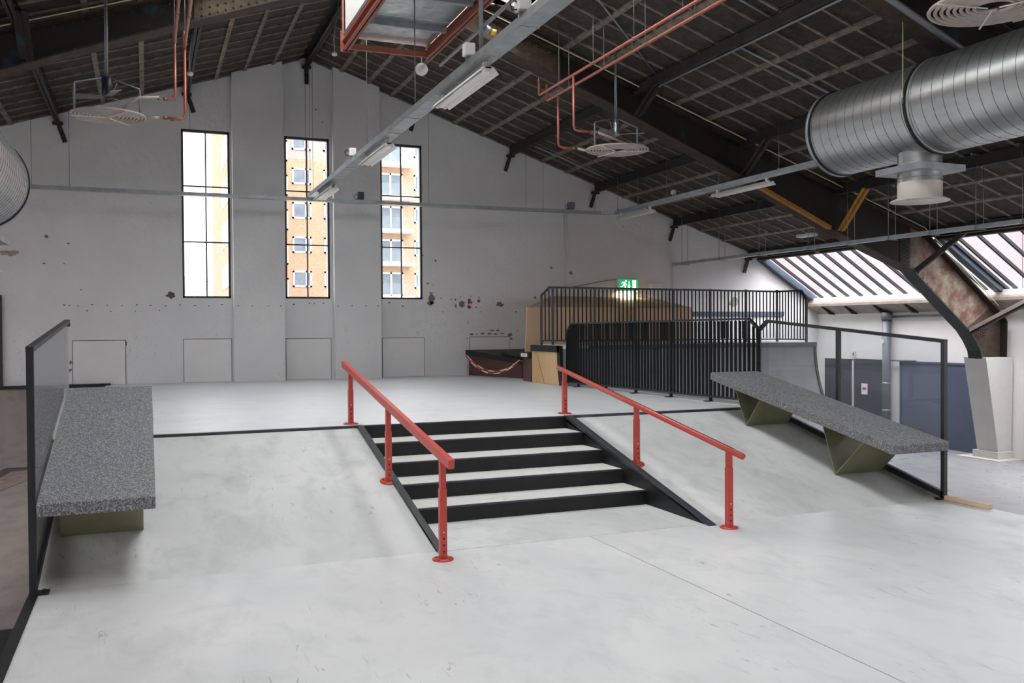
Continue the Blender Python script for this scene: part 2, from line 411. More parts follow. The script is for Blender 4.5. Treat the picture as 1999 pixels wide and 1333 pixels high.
# paint flakes, stains and splashes: thin patches lying on the wall
FLAKES=[(0.51,2.75,0.22,0.159,0),(6.54,2.69,0.177,0.278,0),(6.5,2.59,0.19,0.101,0),(7.31,2.58,0.179,0.166,0),(7.15,2.68,0.055,0.064,0),(6.78,2.72,0.068,0.038,0),(7.04,2.69,0.055,0.038,0),(7.16,2.52,0.055,0.102,0),(7.57,2.61,0.055,0.09,0),(6.81,2.38,0.034,0.038,0),(7.29,2.38,0.034,0.038,0),(7.8,2.38,0.035,0.039,0),(7.2,2.34,0.028,0.026,0),(8.77,2.38,0.071,0.052,0),(8.34,2.57,0.196,0.117,0),(9.31,2.76,0.057,0.092,0),(6.44,3.08,0.081,0.05,0),(6.58,3.04,0.054,0.032,0),(6.53,2.85,0.136,0.038,0),(7.28,2.75,0.069,0.032,0),(6.32,3.77,0.041,0.063,0),(6.64,3.64,0.054,0.076,0),(7.56,1.82,0.111,0.051,0),(7.7,1.82,0.083,0.039,0),(7.86,1.83,0.111,0.052,0),(8.04,1.83,0.14,0.052,0),(8.22,1.82,0.14,0.039,0),(8.39,1.83,0.112,0.039,0),(8.61,1.79,0.141,0.104,0),(8.64,1.7,0.07,0.078,0),(8.11,1.91,0.14,0.039,0),(8.28,1.91,0.112,0.052,0),(7.45,1.72,0.055,0.038,0),(-1.93,3.97,0.082,0.087,0),(-1.51,3.83,0.059,0.055,0),(-1.98,3.4,0.07,0.043,0),(-1.6,3.4,0.035,0.033,0),(-1.28,2.85,0.047,0.033,0),(-1.17,2.4,0.047,0.044,0),(-0.7,2.39,0.036,0.033,0),(-0.21,2.39,0.036,0.034,0),(0.28,2.41,0.037,0.034,0),(-1.5,1.3,0.059,0.098,0),(-1.51,1.13,0.071,0.077,0),(-0.4,1.69,0.036,0.112,0),(9.77,3.52,0.086,0.066,0),(10.33,3.4,0.13,0.121,0),(3.75,7.11,0.065,0.06,0),(3.9,6.83,0.052,0.036,0),(0.59,6.62,0.098,0.045,0),(11.9,4.66,0.059,0.034,0),(7.48,2.11,0.028,0.051,0),(8.81,1.9,0.042,0.039,0),(3.2,2.55,0.064,0.048,0),(3.55,2.58,0.065,0.036,0),(3.67,2.57,0.052,0.036,0),(3.88,2.58,0.052,0.036,0),(5.8,2.52,0.067,0.05,0),(5.47,2.6,0.107,0.037,0),(-1.61,2.52,0.059,0.033,0),(-1.51,2.51,0.047,0.033,0),(-1.34,2.5,0.059,0.033,0),(-1.07,2.53,0.047,0.033,0),(-0.77,2.52,0.06,0.033,0),(-0.48,2.51,0.048,0.033,0),(-0.18,2.53,0.06,0.034,0),(0.1,2.52,0.049,0.034,0),(0.41,2.51,0.061,0.034,0),(0.71,2.53,0.049,0.034,0),(1.02,2.52,0.062,0.034,0),(1.32,2.51,0.05,0.035,0),(1.6,2.54,0.062,0.035,0),(1.93,2.51,0.05,0.035,1),(2.24,2.51,0.05,0.035,1),(2.59,2.51,0.05,0.035,1),(2.87,2.51,0.051,0.035,1),(4.18,2.51,0.052,0.036,1),(4.51,2.52,0.052,0.036,1),(4.84,2.52,0.052,0.036,1),(5.14,2.52,0.053,0.037,1)]
REDS=[(7.51,2.64,0.083,0.154,0),(7.51,2.5,0.097,0.103,0),(7.76,2.65,0.083,0.103,0),(7.69,2.49,0.035,0.039,0),(7.55,2.77,0.035,0.032,0),(7.77,2.74,0.028,0.052,0)]
rf = random.Random(3)
def blob(x, z, wd, ht, pil, n=13):
    yy = YW-(PD if pil else 0); pts = []
    for k in range(n):
        a = 2*math.pi*k/n; r = rf.uniform(.55, 1.1)
        pts.append((x+math.cos(a)*wd*.55*r, yy, z+math.sin(a)*ht*.55*r))
    return MB().prism(pts, (0, -.003, 0))
for i, (x, z, wd, ht, p) in enumerate(FLAKES):
    small = wd*ht < .004
    blob(x, z, wd*(.8 if small else 1), ht*(.7 if small else 1), p).build('paint_flake', M_flaked if (small or i == 0) else M_flake, wall)
for x, z, wd, ht, p in REDS: blob(x, z, wd, ht, p).build('red_splash', M_red, wall)
blob(-2.64, 3.6, .46, .12, 0, 17).build('wall_stain', M_stainm, wall)
box('trim_1', M_steel_blk, -2.9, -2.775, YW-.05, YW, -.2, 2.72, **ST)      # dark door post at far left
# ---------------- other walls
wr = MB().box(WR, WR+.3, -8, YW+.4, GF, 2.36).build('wall_right', M_wallr, None, **ST)
box('wall_left', M_wallr, WL-.3, WL, -8, YW+.4, GF, 2.36, **ST)
wf = MB(); 
for a, b in ((WL, RX), (RX, WR)): wf.prism([(a, -8, GF), (b, -8, GF), (b, -8, walltop(b)), (a, -8, walltop(a))] if False else ([(WL, -8, GF), (RX, -8, GF), (RX, -8, RZ), (-9.2, -8, roof(-9.2)), (WL, -8, 2.5)] if a == WL else [(RX, -8, GF), (WR, -8, GF), (WR, -8, 2.5), (16.3, -8, roof(16.3)), (RX, -8, RZ)]), (0, -.3, 0))
wf.build('wall_front', M_wallr, None, **ST)

# ---------------- windows of the back wall
for n_, (a, b) in enumerate(WIN):
    t = thing('window_%d' % (n_+1), None, None, ((a+b)/2, YW+.05, ZB), kind='structure')
    fr = MB(); y0, y1 = YW+.02, YW+.08; q = .045
    fr.box(a, a+q, y0, y1, ZB, ZT); fr.box(b-q, b, y0, y1, ZB, ZT); fr.box(a, b, y0, y1, ZB, ZB+q); fr.box(a, b, y0, y1, ZT-q-.01, ZT)
    fr.build('window_frame', M_winframe, t)
    mx_ = (a+b)/2
    box('muntin', M_winframe, mx_-.014, mx_+.014, y0+.01, y1-.01, ZB+q, ZT-q, t)
    zz = [ZB, ZB+1.255, ZB+2.50, ZT]
    for z in zz[1:3]: box('muntin', M_winframe, a+q, b-q, y0+.012, y1-.012, z-.014, z+.014, t)
    for i in range(3):
        for x0, x1 in ((a+q, mx_-.014), (mx_+.014, b-q)):
            MB().add([(x0, y0+.03, zz[i]+.014), (x1, y0+.03, zz[i]+.014), (x1, y0+.03, zz[i+1]-.014), (x0, y0+.03, zz[i+1]-.014)], [(0, 1, 2, 3)]).build('pane', M_winglass, t)
    box('sill', M_wall, a, b, YW-.002, YW+.4, ZB-.03, ZB, t)

# ---------------- roof: deck, boards, battens
SKX0, SKX1, SKY1, SKY0 = 1.0, 6.1, 14.75, 2.5       # ridge skylight opening
ceil = thing('ceiling', None, None, (RX, 7, 4), kind='structure')
TH = .12
def slab(mb, x0, x1, y0, y1, lift=0., th=TH):
    z0, z1 = roof(x0)+lift, roof(x1)+lift
    mb.prism([(x0, y0, z0), (x1, y0, z1), (x1, y0, z1+th), (x0, y0, z0+th)], (0, y1-y0, 0))
dk = MB()
slab(dk, RX, 16.35, SKY1, YW+.2); slab(dk, -9.25, RX, SKY1, YW+.2)
slab(dk, SKX1, 16.35, -8, SKY1); slab(dk, -9.25, SKX0, -8, SKY1); slab(dk, SKX0, RX, -8, SKY0); slab(dk, RX, SKX1, -8, SKY0)
dk.build('roof_deck', M_roof, ceil)
BR = [4.3, 4.93, 5.54, 7.13, 7.85, 9.49, 10.2, 11.9, 12.62, 14.3, 15.05]
BLF = [2.76, 2.13, 1.52, -.02, -.80, -2.55, -3.3]
PUR = [6.16, 8.63, 11.04, 13.45, 15.9, .90, -1.68, -4.2]
colsR = [3.68]+sorted(BR+[6.16, 8.63, 11.04, 13.45, 15.9])
colsL = sorted(BLF+[.90, -1.68, -4.2])+[3.38]
DY = .53
rows = [YW-.04-DY*i for i in range(32)]
def proj(p):
    d = Vector(p)-Vector((0, 0, EYE)); z = d.dot(FW)
    return (F_PX*d.dot(RT)/z+999.5, 666.5-F_PX*d.dot(UP)/z, z) if z > .1 else None
cells = []
for cols in (colsR, colsL):
    for a, b in zip(cols[:-1], cols[1:]):
        for i in range(len(rows)-1):
            y1, y0 = rows[i], rows[i+1]
            if y0 < SKY1 and b > SKX0 and a < SKX1: continue
            c = proj(((a+b)/2, (y0+y1)/2, roof((a+b)/2)))
            vis = c and -60 < c[0] < 2060 and -50 < c[1] < 640
            cells.append(((1 if vis else 0)*(b-a)/(c[2] if c else 99)**2, a, b, y0, y1))
cells.sort(reverse=True)
rest = MB()
for i, (ar, a, b, y0, y1) in enumerate(cells):
    mb = rest if (i >= 300 or ar == 0) else MB()
    mb_l = -.012-.012*random.random()
    slab(mb, a+.03, b-.03, y0+.014, y1-.014, mb_l, .02)
    if mb is not rest: mb.build('roof_board', M_panel, ceil)
rest.build('roof_board', M_panel, ceil, kind='stuff')
def ybat(x, y0, y1, wd=.085, drop=.055):
    mb = MB(); slab(mb, x-wd/2, x+wd/2, y0, y1, -drop, drop); mb.build('batten', M_batten, ceil)
for x in BR: ybat(x, SKY1 if x < SKX1 else 4.5, YW)
for x in BLF: ybat(x, SKY1 if x > SKX0 else 4.5, YW)
for i, y in enumerate(rows):
    for a, b in ((3.68, 16.2), (-4.2, 3.38)):
        if y < SKY1: a, b = (max(a, SKX1+.05), b) if a > 0 else (a, min(b, SKX0-.05))
        mb = MB(); slab(mb, a, b, y-.026, y+.026, -.045, .045); mb.build('cross_batten', M_batten, ceil)
# ridge skylight glazing
sk = thing('window_4', None, None, (3.55, 4, 7.5), kind='structure')
cb = MB()
cb.box(SKX0-.06, SKX0, SKY0, SKY1, roof(SKX0)-.15, roof(SKX0)+.75); cb.box(SKX1, SKX1+.06, SKY0, SKY1, roof(SKX1)-.15, roof(SKX1)+.75)
cb.box(SKX0, SKX1, SKY1, SKY1+.06, roof(SKX0)+.1, RZ+1.0); cb.box(SKX0, SKX1, SKY0-.06, SKY0, roof(SKX0)+.1, RZ+1.0); cb.build('kerb_board', M_redsteel if False else M_pinksill, sk)
zc = roof(SKX0)+.75
for k in range(8):
    y = SKY0+k*1.75
    MB().bar((SKX0, y, zc), (RX, y, zc+.75), .06, .1).build('glazing_bar', M_bar, sk)
    MB().bar((SKX1, y, zc), (RX, y, zc+.75), .06, .1).build('glazing_bar', M_bar, sk)
    if k < 7:
        for a, b in ((SKX0, RX), (SKX1, RX)):
            MB().add([(a, y, zc), (b, y, zc+.75), (b, y+1.75, zc+.75), (a, y+1.75, zc)], [(0, 1, 2, 3)]).build('pane', M_roofglass, sk)
MB().bar((RX, SKY0, zc+.77), (RX, SKY1, zc+.77), .1, .12).build('ridge_bar', M_bar, sk)

# ---------------- eave skylights, sill, soffit (right side in view, left side mirrored)
def mir(x, m): return 2*RX+.04-x if m else x
def eave(name, ys, mirror, fl):
    t = thing(name, None, None, (mir(17.3, mirror), ys[len(ys)//2], 2.76), kind='structure')
    for i, y in enumerate(ys):
        p, q = (mir(16.30, mirror), y, 3.965), (mir(18.22, mirror), y, 2.775)
        MB().bar(p, q, .048, .07).build('glazing_bar', M_bar, t)
        if i:
            y1 = ys[i-1]; x0, x1 = mir(16.28, mirror), mir(18.22, mirror)
            MB().add([(x0, y, 4.0), (x1, y, 2.80), (x1, y1, 2.80), (x0, y1, 4.0)], [(0, 1, 2, 3)]).build('pane', random.choice(PANES), t)
    for y in fl:
        MB().bar((mir(16.25, mirror), y, 3.93), (mir(18.2, mirror), y, 2.72), .2, .16).build('flashing', M_frameblue, t)
    box('top_rail', M_purlin, min(mir(16.22, mirror), mir(16.42, mirror)), max(mir(16.22, mirror), mir(16.42, mirror)), ys[-1], ys[0], 3.86, 4.0, t)
    return t
ysA = [21.42, 21.07, 20.54, 20.02, 19.51, 18.98, 18.45, 17.94, 17.42, 16.9, 16.38, 15.86, 15.52]
ysB = [14.96, 14.74, 14.22, 13.7, 13.18, 12.66, 12.14, 11.62, 11.1, 10.6, 10.1, 9.6, 9.2]
eave('window_5', ysA, False, [21.38]); eave('window_6', ysB, False, [15.08])
eave('window_7', [21.4, 18.5, 15.5], True, []); eave('window_8', [14.9, 12, 9], True, []); eave('window_9', [8.4, 4, 0, -4, -7.8], True, []); eave('window_10', [8.4, 4, 0, -4, -7.8], False, [])
for m_ in (False, True):
    xx = sorted((mir(18.08, m_), mir(18.30, m_)))
    if not m_:
        box('trim_2', M_sill, 18.06, 18.34, -8, YW, 2.655, 2.775, **ST)
        box('trim_3', M_pinksill, 18.0, 18.30, -8, YW, 2.555, 2.655, **ST)
        MB().prism([(17.99, -8, 2.535), (18.42, -8, 2.30), (18.42, -8, 2.6), (17.99, -8, 2.6)], (0, YW+8, 0)).build('trim_4', M_soffit, None, **ST)
    else:
        MB().prism([(-11.0, -8, 2.80), (-11.32, -8, 2.80), (-11.32, -8, 2.30), (-10.9, -8, 2.5)], (0, YW+8, 0)).build('trim_5', M_soffit, None, **ST)

# ---------------- right wall: doors, drain pipe and fittings
def door_leaf(name, y0, y1, m, label, cat, z1):
    return box(name, m, WR-.05, WR, y0, y1, GF, z1, label=label, category=cat)
d1 = thing('door_1', None, None, (WR, 20, GF), kind='structure')
box('leaf', M_lid, WR-.04, WR, 20.03, 21.15, GF+.01, 1.03, d1); box('leaf', M_lid, WR-.04, WR, 18.82, 19.97, GF+.01, 1.05, d1)
box('astragal', M_sill, WR-.06, WR, 19.97, 20.03, GF+.6, 1.0, d1)
box('handle', M_galv, WR-.12, WR-.04, 19.80, 19.92, -.62, -.59, d1)
nt_ = thing('door_notice', 'white paper notice with a red box taped to the dark door', 'notice', (WR-.045, 19.57, .075))
box('sheet', M_paper, WR-.046, WR-.041, 19.455, 19.685, .075, .375, nt_); box('printed_box', M_print, WR-.049, WR-.046, 19.50, 19.64, .20, .27, nt_)
pb = thing('wall_panel', 'slate blue board on the right wall behind the light grey pillar', 'panel', (WR-.03, 16.9, GF))
box('board', M_blue, WR-.05, WR, 15.4, 18.29, GF+.005, 1.045, pb); 
fb = MB(); fb.box(WR-.07, WR-.05, 15.4, 18.29, 1.0, 1.045); fb.box(WR-.07, WR-.05, 18.24, 18.29, GF+.01, 1.0); fb.build('frame', M_blue, pb)
dp = thing('drain_pipe', 'grey vertical drain pipe on the right wall between the two dark doors', 'pipe', (18.27, 18.68, GF))
MB().tube([(18.27, 18.68, GF), (18.27, 18.68, 2.32)], .105, 14).build('pipe', M_greypipe, dp)
MB().tube([(18.27, 18.68, 2.12), (18.27, 18.68, 2.32)], .135, 14).build('socket', M_greypipe, dp)
MB().tube([(18.27, 18.68, .42), (18.27, 18.68, .46)], .112, 14).build('clamp', M_galv, dp); MB().tube([(18.27, 18.68, -.30), (18.27, 18.68, -.26)], .112, 14).build('clamp', M_galv, dp)
box('sticker', M_paper, 18.15, 18.165, 18.66, 18.75, 1.50, 1.60, dp)
MB().tube([(18.3, 18.62, 1.04), (18.3, 17.72, 1.06)], .022, 8).build('stay_rod', M_greypipe, dp)
MB().tube([(18.33, 18.5, 2.20), (18.33, 15.4, 2.22)], .03, 8).build('wall_conduit', M_greypipe, None, label='thin grey conduit running along the right wall below the soffit', category='conduit')
sb = thing('wall_switch', 'small beige switch box on the white wall above the dark door', 'switch', (WR, 20.02, 1.14))
box('plate', M_diff, WR-.03, WR, 19.93, 20.06, 1.12, 1.27, sb); box('rocker', M_brownply, WR-.036, WR-.03, 19.99, 20.03, 1.15, 1.22, sb)
for i, y in enumerate((20.85, 19.95, 18.87, 17.8)):
    o = MB().bar((18.02, y, 2.54), (18.24, y-.06, 2.34), .07, .08); o.bar((18.22, y-.05, 2.335), (18.42, y-.05, 2.325), .08, .07)
    o.build('gutter_bracket', M_purlin, None, label=['dark gutter bracket under the soffit nearest the back wall', 'second dark gutter bracket under the soffit from the back wall', 'dark gutter bracket just above the grey drain pipe', 'dark gutter bracket under the soffit nearest the riveted frame'][i], category='bracket', group='dark gutter brackets under the soffit')

# ================================================================== RAMP, STAIRS, LEDGES, RAILS
def ramp(name, x0, x1, label):
    t = thing(name, label, 'ramp', ((x0+x1)/2, YE, 0))
    MB().prism([(x0, YE, 0), (x0, Y0+.06, 0), (x0, Y0+.06, ramp_z(Y0)), (x0, Y0, ramp_z(Y0))], (x1-x0, 0, 0)).build('slope', M_ramp, t)
    box('top_edge', M_edge, x0, x1, Y0-.012, Y0+.06, .752, .803, t)
    return t
ramp('skate_bank', EL+.03, 2.36, 'pale concrete bank to the left of the stairs under the left terrazzo ledge')
ramp('skate_bank', XR2, ER-.03, 'pale concrete bank to the right of the stairs under the right terrazzo ledge')
stv = thing('staircase', 'five-step stair set with black risers and pale concrete treads', 'stairs', ((XL+XR)/2, YE, 0))
for k in range(5):
    y = Y0-k*T; zt = (5-k)*H
    box('riser', M_black, XL, XR, y, y+.025, zt-H, zt-.012, stv)
    box('nosing', M_edge, XL, XR, y-.008, y+.035, zt-.012, zt+.002, stv)
    if k: box('tread', M_tread, XL, XR, y+.035, y+T, zt-.05, zt, stv)
box('tread', M_tread, XL, XR, Y0+.035, Y0+.065, .75, .80, stv)
box('landing', M_ramp, XL, XR, YE-.02, Y0-4*T, -.02, .003, stv)
for x0, x1, xa, xb in ((2.36, XL, XL-.02, XL), (XR, XR2, XR, XR+.02)):
    MB().prism([(x0, YE-.1, .0), (x0, Y0+.05, ramp_z(Y0)-.02), (x0, Y0+.05, .806), (x0, Y0-.02, .806), (x0, YE-.02, .012)], (x1-x0, 0, 0)).build('cheek_cap', M_edge, stv)
    MB().prism([(xa, YE, .0), (xa, Y0+.05, 0), (xa, Y0+.05, .78)], (xb-xa, 0, 0)).build('cheek_board', M_black, stv)

def ledge(label, x0, x1, yn, zn, yf, zf, sx0, sx1, vs):
    t = thing('terrazzo_ledge', label, 'ledge', ((x0+x1)/2, (yn+yf)/2, 0), 'terrazzo ledges on the banks')
    d = Vector((0, yf-yn, zf-zn)).normalized(); n = Vector((0, -d.z, d.y)); th = .105
    a, b = Vector((x0, yn, zn)), Vector((x0, yf, zf))
    bevel(MB().prism([a, b, b-n*th, a-n*th], (x1-x0, 0, 0)).build('slab', M_terr, t), .008)
    a2, b2 = a-n*th+d*.05, b-n*th-d*.05
    MB().prism([a2+Vector((.03, 0, 0)), b2+Vector((.03, 0, 0)), b2-n*.012+Vector((.03, 0, 0)), a2-n*.012+Vector((.03, 0, 0))], (x1-x0-.06, 0, 0)).build('base_plate', M_olive, t)
    def under(y): return zn+(y-yn)*(zf-zn)/(yf-yn)-th-.012
    for ya, yl, yr in vs:
        o = MB()
        for yt in (yl, yr):
            p, q = Vector((sx0, ya, ramp_z(ya)+.004)), Vector((sx0, yt, under(yt)))
            dd = (q-p).normalized(); nn = Vector((0, -dd.z, dd.y))*.006
            o.prism([p-nn, q-nn, q+nn, p+nn], (sx1-sx0, 0, 0))
        o.build('v_support', M_olive, t)
ledge('grey terrazzo ledge on V-shaped steel feet against the left glass screen', -.772, .053, 7.54, .689, 10.71, 1.368, -.69, -.04, [(8.60, 8.82, 8.16), (10.3, 10.52, 9.92)])
ledge('grey terrazzo ledge on V-shaped steel feet against the right glass screen', 7.46, 8.27, 7.52, .679, 10.94, 1.323, 7.565, 8.25, [(8.54, 8.76, 8.06), (10.258, 10.52, 9.94)])

def flange(t, c, tilt):
    mb = MB(); mb.lathe((0, 0, 0), [(0, 0), (.092, 0), (.092, .011), (0, .0115)], 24)
    R_ = Matrix.Rotation(tilt, 3, 'X'); mb.v = [tuple(R_ @ Vector(p)+Vector(c)) for p in mb.v]
    f = mb.build('flange', M_redsteel, t)
    bo = MB()
    for k in range(4):
        a = math.pi/4+k*math.pi/2
        m2 = MB().lathe((.068*math.cos(a), .068*math.sin(a), .011), [(0, 0), (.011, 0), (.011, .009), (0, .010)], 8)
        m2.v = [tuple(R_ @ Vector(p)+Vector(c)) for p in m2.v]; m2.build('bolt', M_redsteel, f)
    return f
def rail(label, x, yz0, yz1, square, posts):
    t = thing('grind_rail', label, 'rail', (x, posts[1][0], 0), 'red grind rails beside the stairs')
    (ya, za), (yb, zb) = yz0, yz1
    if square:
        bevel(MB().bar((x, ya, za), (x, yb, zb), .055, .08).build('rail_bar', M_redsteel, t), .006)
    else:
        rb = MB().tube([(x, ya, za), (x, yb, zb)], .031, 20).build('rail_bar', M_redsteel, t)
        MB().bar((x+.006, ya-1.0, za+.0305-1.0*(za-zb)/(ya-yb)), (x+.006, yb+.15, zb+.0305+.15*(za-zb)/(ya-yb)), .016, .002).build('worn_strip', M_black, rb)
    for y, zc, base, tilt in posts:
        zr = zb+(y-yb)*(za-zb)/(ya-yb)-(.04 if square else .025)
        p = bevel(box('post', M_redsteel, x-.031, x+.031, y-.031, y+.031, base, zc, t), .006)
        box('sleeve', M_redsteel, x-.025, x+.025, y-.025, y+.025, zc-.02, zr, p)
        for i in range(4):
            h_ = base+.075+i*.055
            o = MB().lathe((x, y-.031, h_), [(0, -.004 if i == 3 else -.0015), (.008, -.003 if i == 3 else -.0015), (.008, .002)], 10, 'y')
            o.build('pin' if i == 3 else 'hole', M_bolt if i == 3 else M_hole, p)
        flange(t, (x, y, base), tilt)
TI = math.atan(SL)
rail('red square grind rail on three posts to the left of the stairs', 2.33, (11.53, 1.53), (7.135, .848), True,
     [(11.12, 1.23, .80, 0), (9.25, .91, ramp_z(9.25), TI), (7.39, .612, 0, 0)])
rail('red round grind rail on three posts to the right of the stairs', 5.285, (11.42, 1.42), (7.22, .729), False,
     [(11.21, 1.236, .80, 0), (9.25, .905, ramp_z(9.25), TI), (7.445, .595, 0, 0)])

# ---------------- glass screens
def screen(label, x, yn, zn, yf, zf, ybv, zbv, ymid, foot, last=True):
    t = thing('glass_screen', label, 'screen', (x, yn, 0), 'framed glass screens at the platform edges')
    W = .05
    box('post', M_steel_blk, x-W/2, x+W/2, yn-W/2, yn+W/2, 0, zn, t)
    if ymid: box('post', M_steel_blk, x-W/2, x+W/2, ymid-W/2, ymid+W/2, ramp_z(ymid), zn+(ymid-yn)*(zf-zn)/(yf-yn)-.02, t)
    if last: box('post', M_steel_blk, x-W/2, x+W/2, ybv-W/2, ybv+W/2, .78, zbv, t)
    MB().bar((x, yn-W/2, zn-.012), (x, yf, zf-.012), W+.004, .04).build('top_rail', M_steel_blk, t)
    MB().bar((x, yf-.01, zf-.012), (x, ybv, zbv-.02), W, .045).build('top_rail', M_steel_blk, t)
    MB().bar((x, yn, .05), (x, Y0, .80), W, .07).build('bottom_rail', M_steel_blk, t)
    def top(y): return zn+(y-yn)*(zf-zn)/(yf-yn)-.03
    for a, b in ([(yn, ymid), (ymid, ybv)] if ymid else [(yn, ybv)]):
        a += W/2; b -= W/2
        pts = [(x, a, max(ramp_z(a), 0)+.06), (x, b, min(ramp_z(b), .775)+.06)]
        pts += [(x, b, zbv-.03), (x, yf, top(yf))] if b > yf else [(x, b, top(b))]
        pts += [(x, a, top(a))]
        MB().prism(pts, (.008, 0, 0)).build('pane', M_screen, t)
    f = box('foot_plate', M_steel_blk, min(x, x+foot), max(x, x+foot), yn-.02, yn+.10, .002, .014, t)
    for k in (.3, .8): MB().lathe((x+foot*.62, yn+.08*k, .014), [(0, 0), (.012, 0), (.012, .012), (0, .013)], 8).build('bolt', M_steel_blk, f)
screen('black framed glass screen at the left platform edge behind the left ledge', -.803, 7.60, 1.85, 11.1, 2.09, 11.16, 2.06, None, .105, False)
screen('black framed glass screen at the right platform edge behind the right ledge', 8.375, 7.70, 1.803, 10.86, 2.062, 11.05, 1.93, 9.39, -.12)

# ---------------- fences with flat bars
def fence_front():
    z0, zt = .88, 2.075
    fx = lambda y: 8.30-(y-11)*.08
    t = thing('bar_fence', 'black flat-bar fence along the right edge of the upper platform', 'fence', (8.1, 13.8, .8))
    ps = [16.53, 16.09, 15.09, 14.11, 13.08, 12.05, 10.97]
    for i, y in enumerate(ps):
        zz = 1.87 if i == 0 else 1.93 if i == 6 else zt; x = fx(y)
        p = box('post', M_barblk, x-.018, x+.018, y-.022, y+.022, .80, zz, t)
        if 0 < i < 6: box('foot_plate', M_barblk, x-.10, x+.03, y-.05, y+.05, .801, .811, p)
    MB().bar((fx(16.35), 16.35, zt-.025), (fx(11.17), 11.17, zt+.012), .055, .03).build('top_rail', M_steel_blk, t)
    MB().bar((fx(16.35), 16.35, zt-.025), (fx(16.54), 16.54, 1.86), .055, .03).build('top_rail', M_steel_blk, t)
    MB().bar((fx(11.17), 11.17, zt+.012), (fx(10.96), 10.96, 1.94), .055, .03).build('top_rail', M_steel_blk, t)
    MB().bar((fx(16.53), 16.53, z0), (fx(10.97), 10.97, z0), .05, .03).build('bottom_rail', M_steel_blk, t)
    me = MB().box(-.023, .023, -.006, .006, 0, zt-z0-.03).mesh('flat_bar'); me.materials.append(M_barblk)
    for a, b in zip(ps[:-1], ps[1:]):
        n = max(2, round((a-b)/.097))
        for k in range(1, n):
            y = a+(b-a)*k/n
            o = inst('baluster', me, t, (fx(y), y, z0+.01)); o.rotation_euler.z = .08
            if y > 16.35: o.scale.z = (1.86+(16.53-y)*1.0-z0)/(zt-z0)
            if y < 11.16: o.scale.z = .93
fence_front()
QZ = 1.60
def fence_back():
    y, z0, zt = 17.9, QZ+.09, 2.845
    t = thing('bar_fence', 'tall black bar fence on the quarter pipe deck below the exit sign', 'fence', (11, y, QZ))
    xs_ = [7.9, 8.17, 9.19, 10.2, 11.2, 12.2, 13.2, 14.1]
    for i, x in enumerate(xs_):
        box('post', M_steel_blk, x-.022, x+.022, y-.022, y+.022, QZ, 2.66 if i == 0 else zt, t)
    MB().bar((8.09, y, zt), (14.12, y, zt-.04), .05, .04).build('top_rail', M_steel_blk, t)
    MB().bar((7.89, y, 2.655), (8.10, y, zt), .05, .04).build('top_rail', M_steel_blk, t)
    MB().bar((7.9, y, z0), (14.1, y, z0-.03), .04, .03).build('bottom_rail', M_steel_blk, t)
    me = MB().box(-.011, .011, -.011, .011, 0, zt-z0-.02).mesh('square_bar'); me.materials.append(M_barblk)
    for a, b in zip(xs_[:-1], xs_[1:]):
        n = max(2, round((b-a)/.102))
        for k in range(1, n):
            x = a+(b-a)*k/n; o = inst('baluster', me, t, (x, y, z0))
            if x < 8.1: o.scale.z = (2.655+(x-7.9)*.95-z0)/(zt-z0)
    xr = 14.1
    MB().bar((xr, y, zt-.04), (xr, 17.02, zt-.05), .05, .04).build('top_rail', M_steel_blk, t)
    MB().bar((xr, 17.03, zt-.05), (xr, 16.84, 2.58), .05, .04).build('top_rail', M_steel_blk, t)
    MB().bar((xr, y, z0-.03), (xr, 16.85, z0-.03), .04, .03).build('bottom_rail', M_steel_blk, t)
    box('post', M_steel_blk, xr-.022, xr+.022, 16.83, 16.874, QZ, 2.60, t)
    for k in range(1, 10): 
        yy = y-(y-16.85)*k/10; o = inst('baluster', me, t, (xr, yy, z0-.03))
        if yy < 17.03: o.scale.z = .9
fence_back()

# ---------------- quarter pipe with deck
qp = thing('quarter_pipe', 'grey quarter pipe with a plywood side behind the black fences', 'ramp', (11, 16.6, GF))
R_ = 2.6; cyy, czz = 16.6-R_, QZ-.06
def prof(za, zb, n=14, off=0.):
    """transition curve from height za down to zb"""
    out = []
    for i in range(n+1):
        z = za+(zb-za)*i/n; s_ = max(-1, min(1, (czz-z)/R_)); out.append((cyy+(R_-off)*math.sqrt(max(0, 1-s_*s_)), z))
    return out
M_qp = mat('grey_ramp_board', '#6d6e70', '#7b7c7d', 1.6, .5)
def sweep(name, m, x0, x1, za, zb, back, par=qp):
    pts = [(x0, y, z) for y, z in prof(za, zb)]+[(x0, back, zb), (x0, back, za)]
    o = MB().prism(pts, (x1-x0, 0, 0)).build(name, m, par); return o
sweep('transition', M_qp, 8.42, 14.10, czz, GF+.01, 18.0)
sweep('transition', M_qp, 7.78, 8.42, czz, .805, 18.07)
box('deck', M_hatch, 7.74, 14.16, 16.62, 18.06, czz, QZ, qp); box('deck', M_hatch, 8.45, 14.16, 18.06, 19.25, czz, QZ, qp)
box('deck_base', M_brownply, 8.45, 14.1, 18.0, 19.2, GF, czz, qp)
box('coping', M_edge, 8.42, 14.16, 16.57, 16.66, QZ-.09, QZ+.004, qp)
pts = prof(1.47, .805)
MB().prism([(7.745, y+.13, z) for y, z in pts]+[(7.745, 18.07, .805), (7.745, 18.07, 1.47)], (.03, 0, 0)).build('side_panel', M_birch, qp)
sbn = MB()
for (ya, za), (yb, zb_) in zip(prof(QZ, .805)[:-1], prof(QZ, .805)[1:]): sbn.prism([(7.72, ya-.02, za), (7.72, ya+.13, za), (7.72, yb+.13, zb_), (7.72, yb-.02, zb_)], (.06, 0, 0))
sbn.box(7.72, 7.78, 16.6, 18.09, 1.47, QZ+.004); sbn.build('side_band', M_black, qp)
MB().bar((7.743, 17.82, 1.47), (7.743, 17.42, .81), .004, .006).build('panel_joint', M_wire, qp)
sbn = MB()
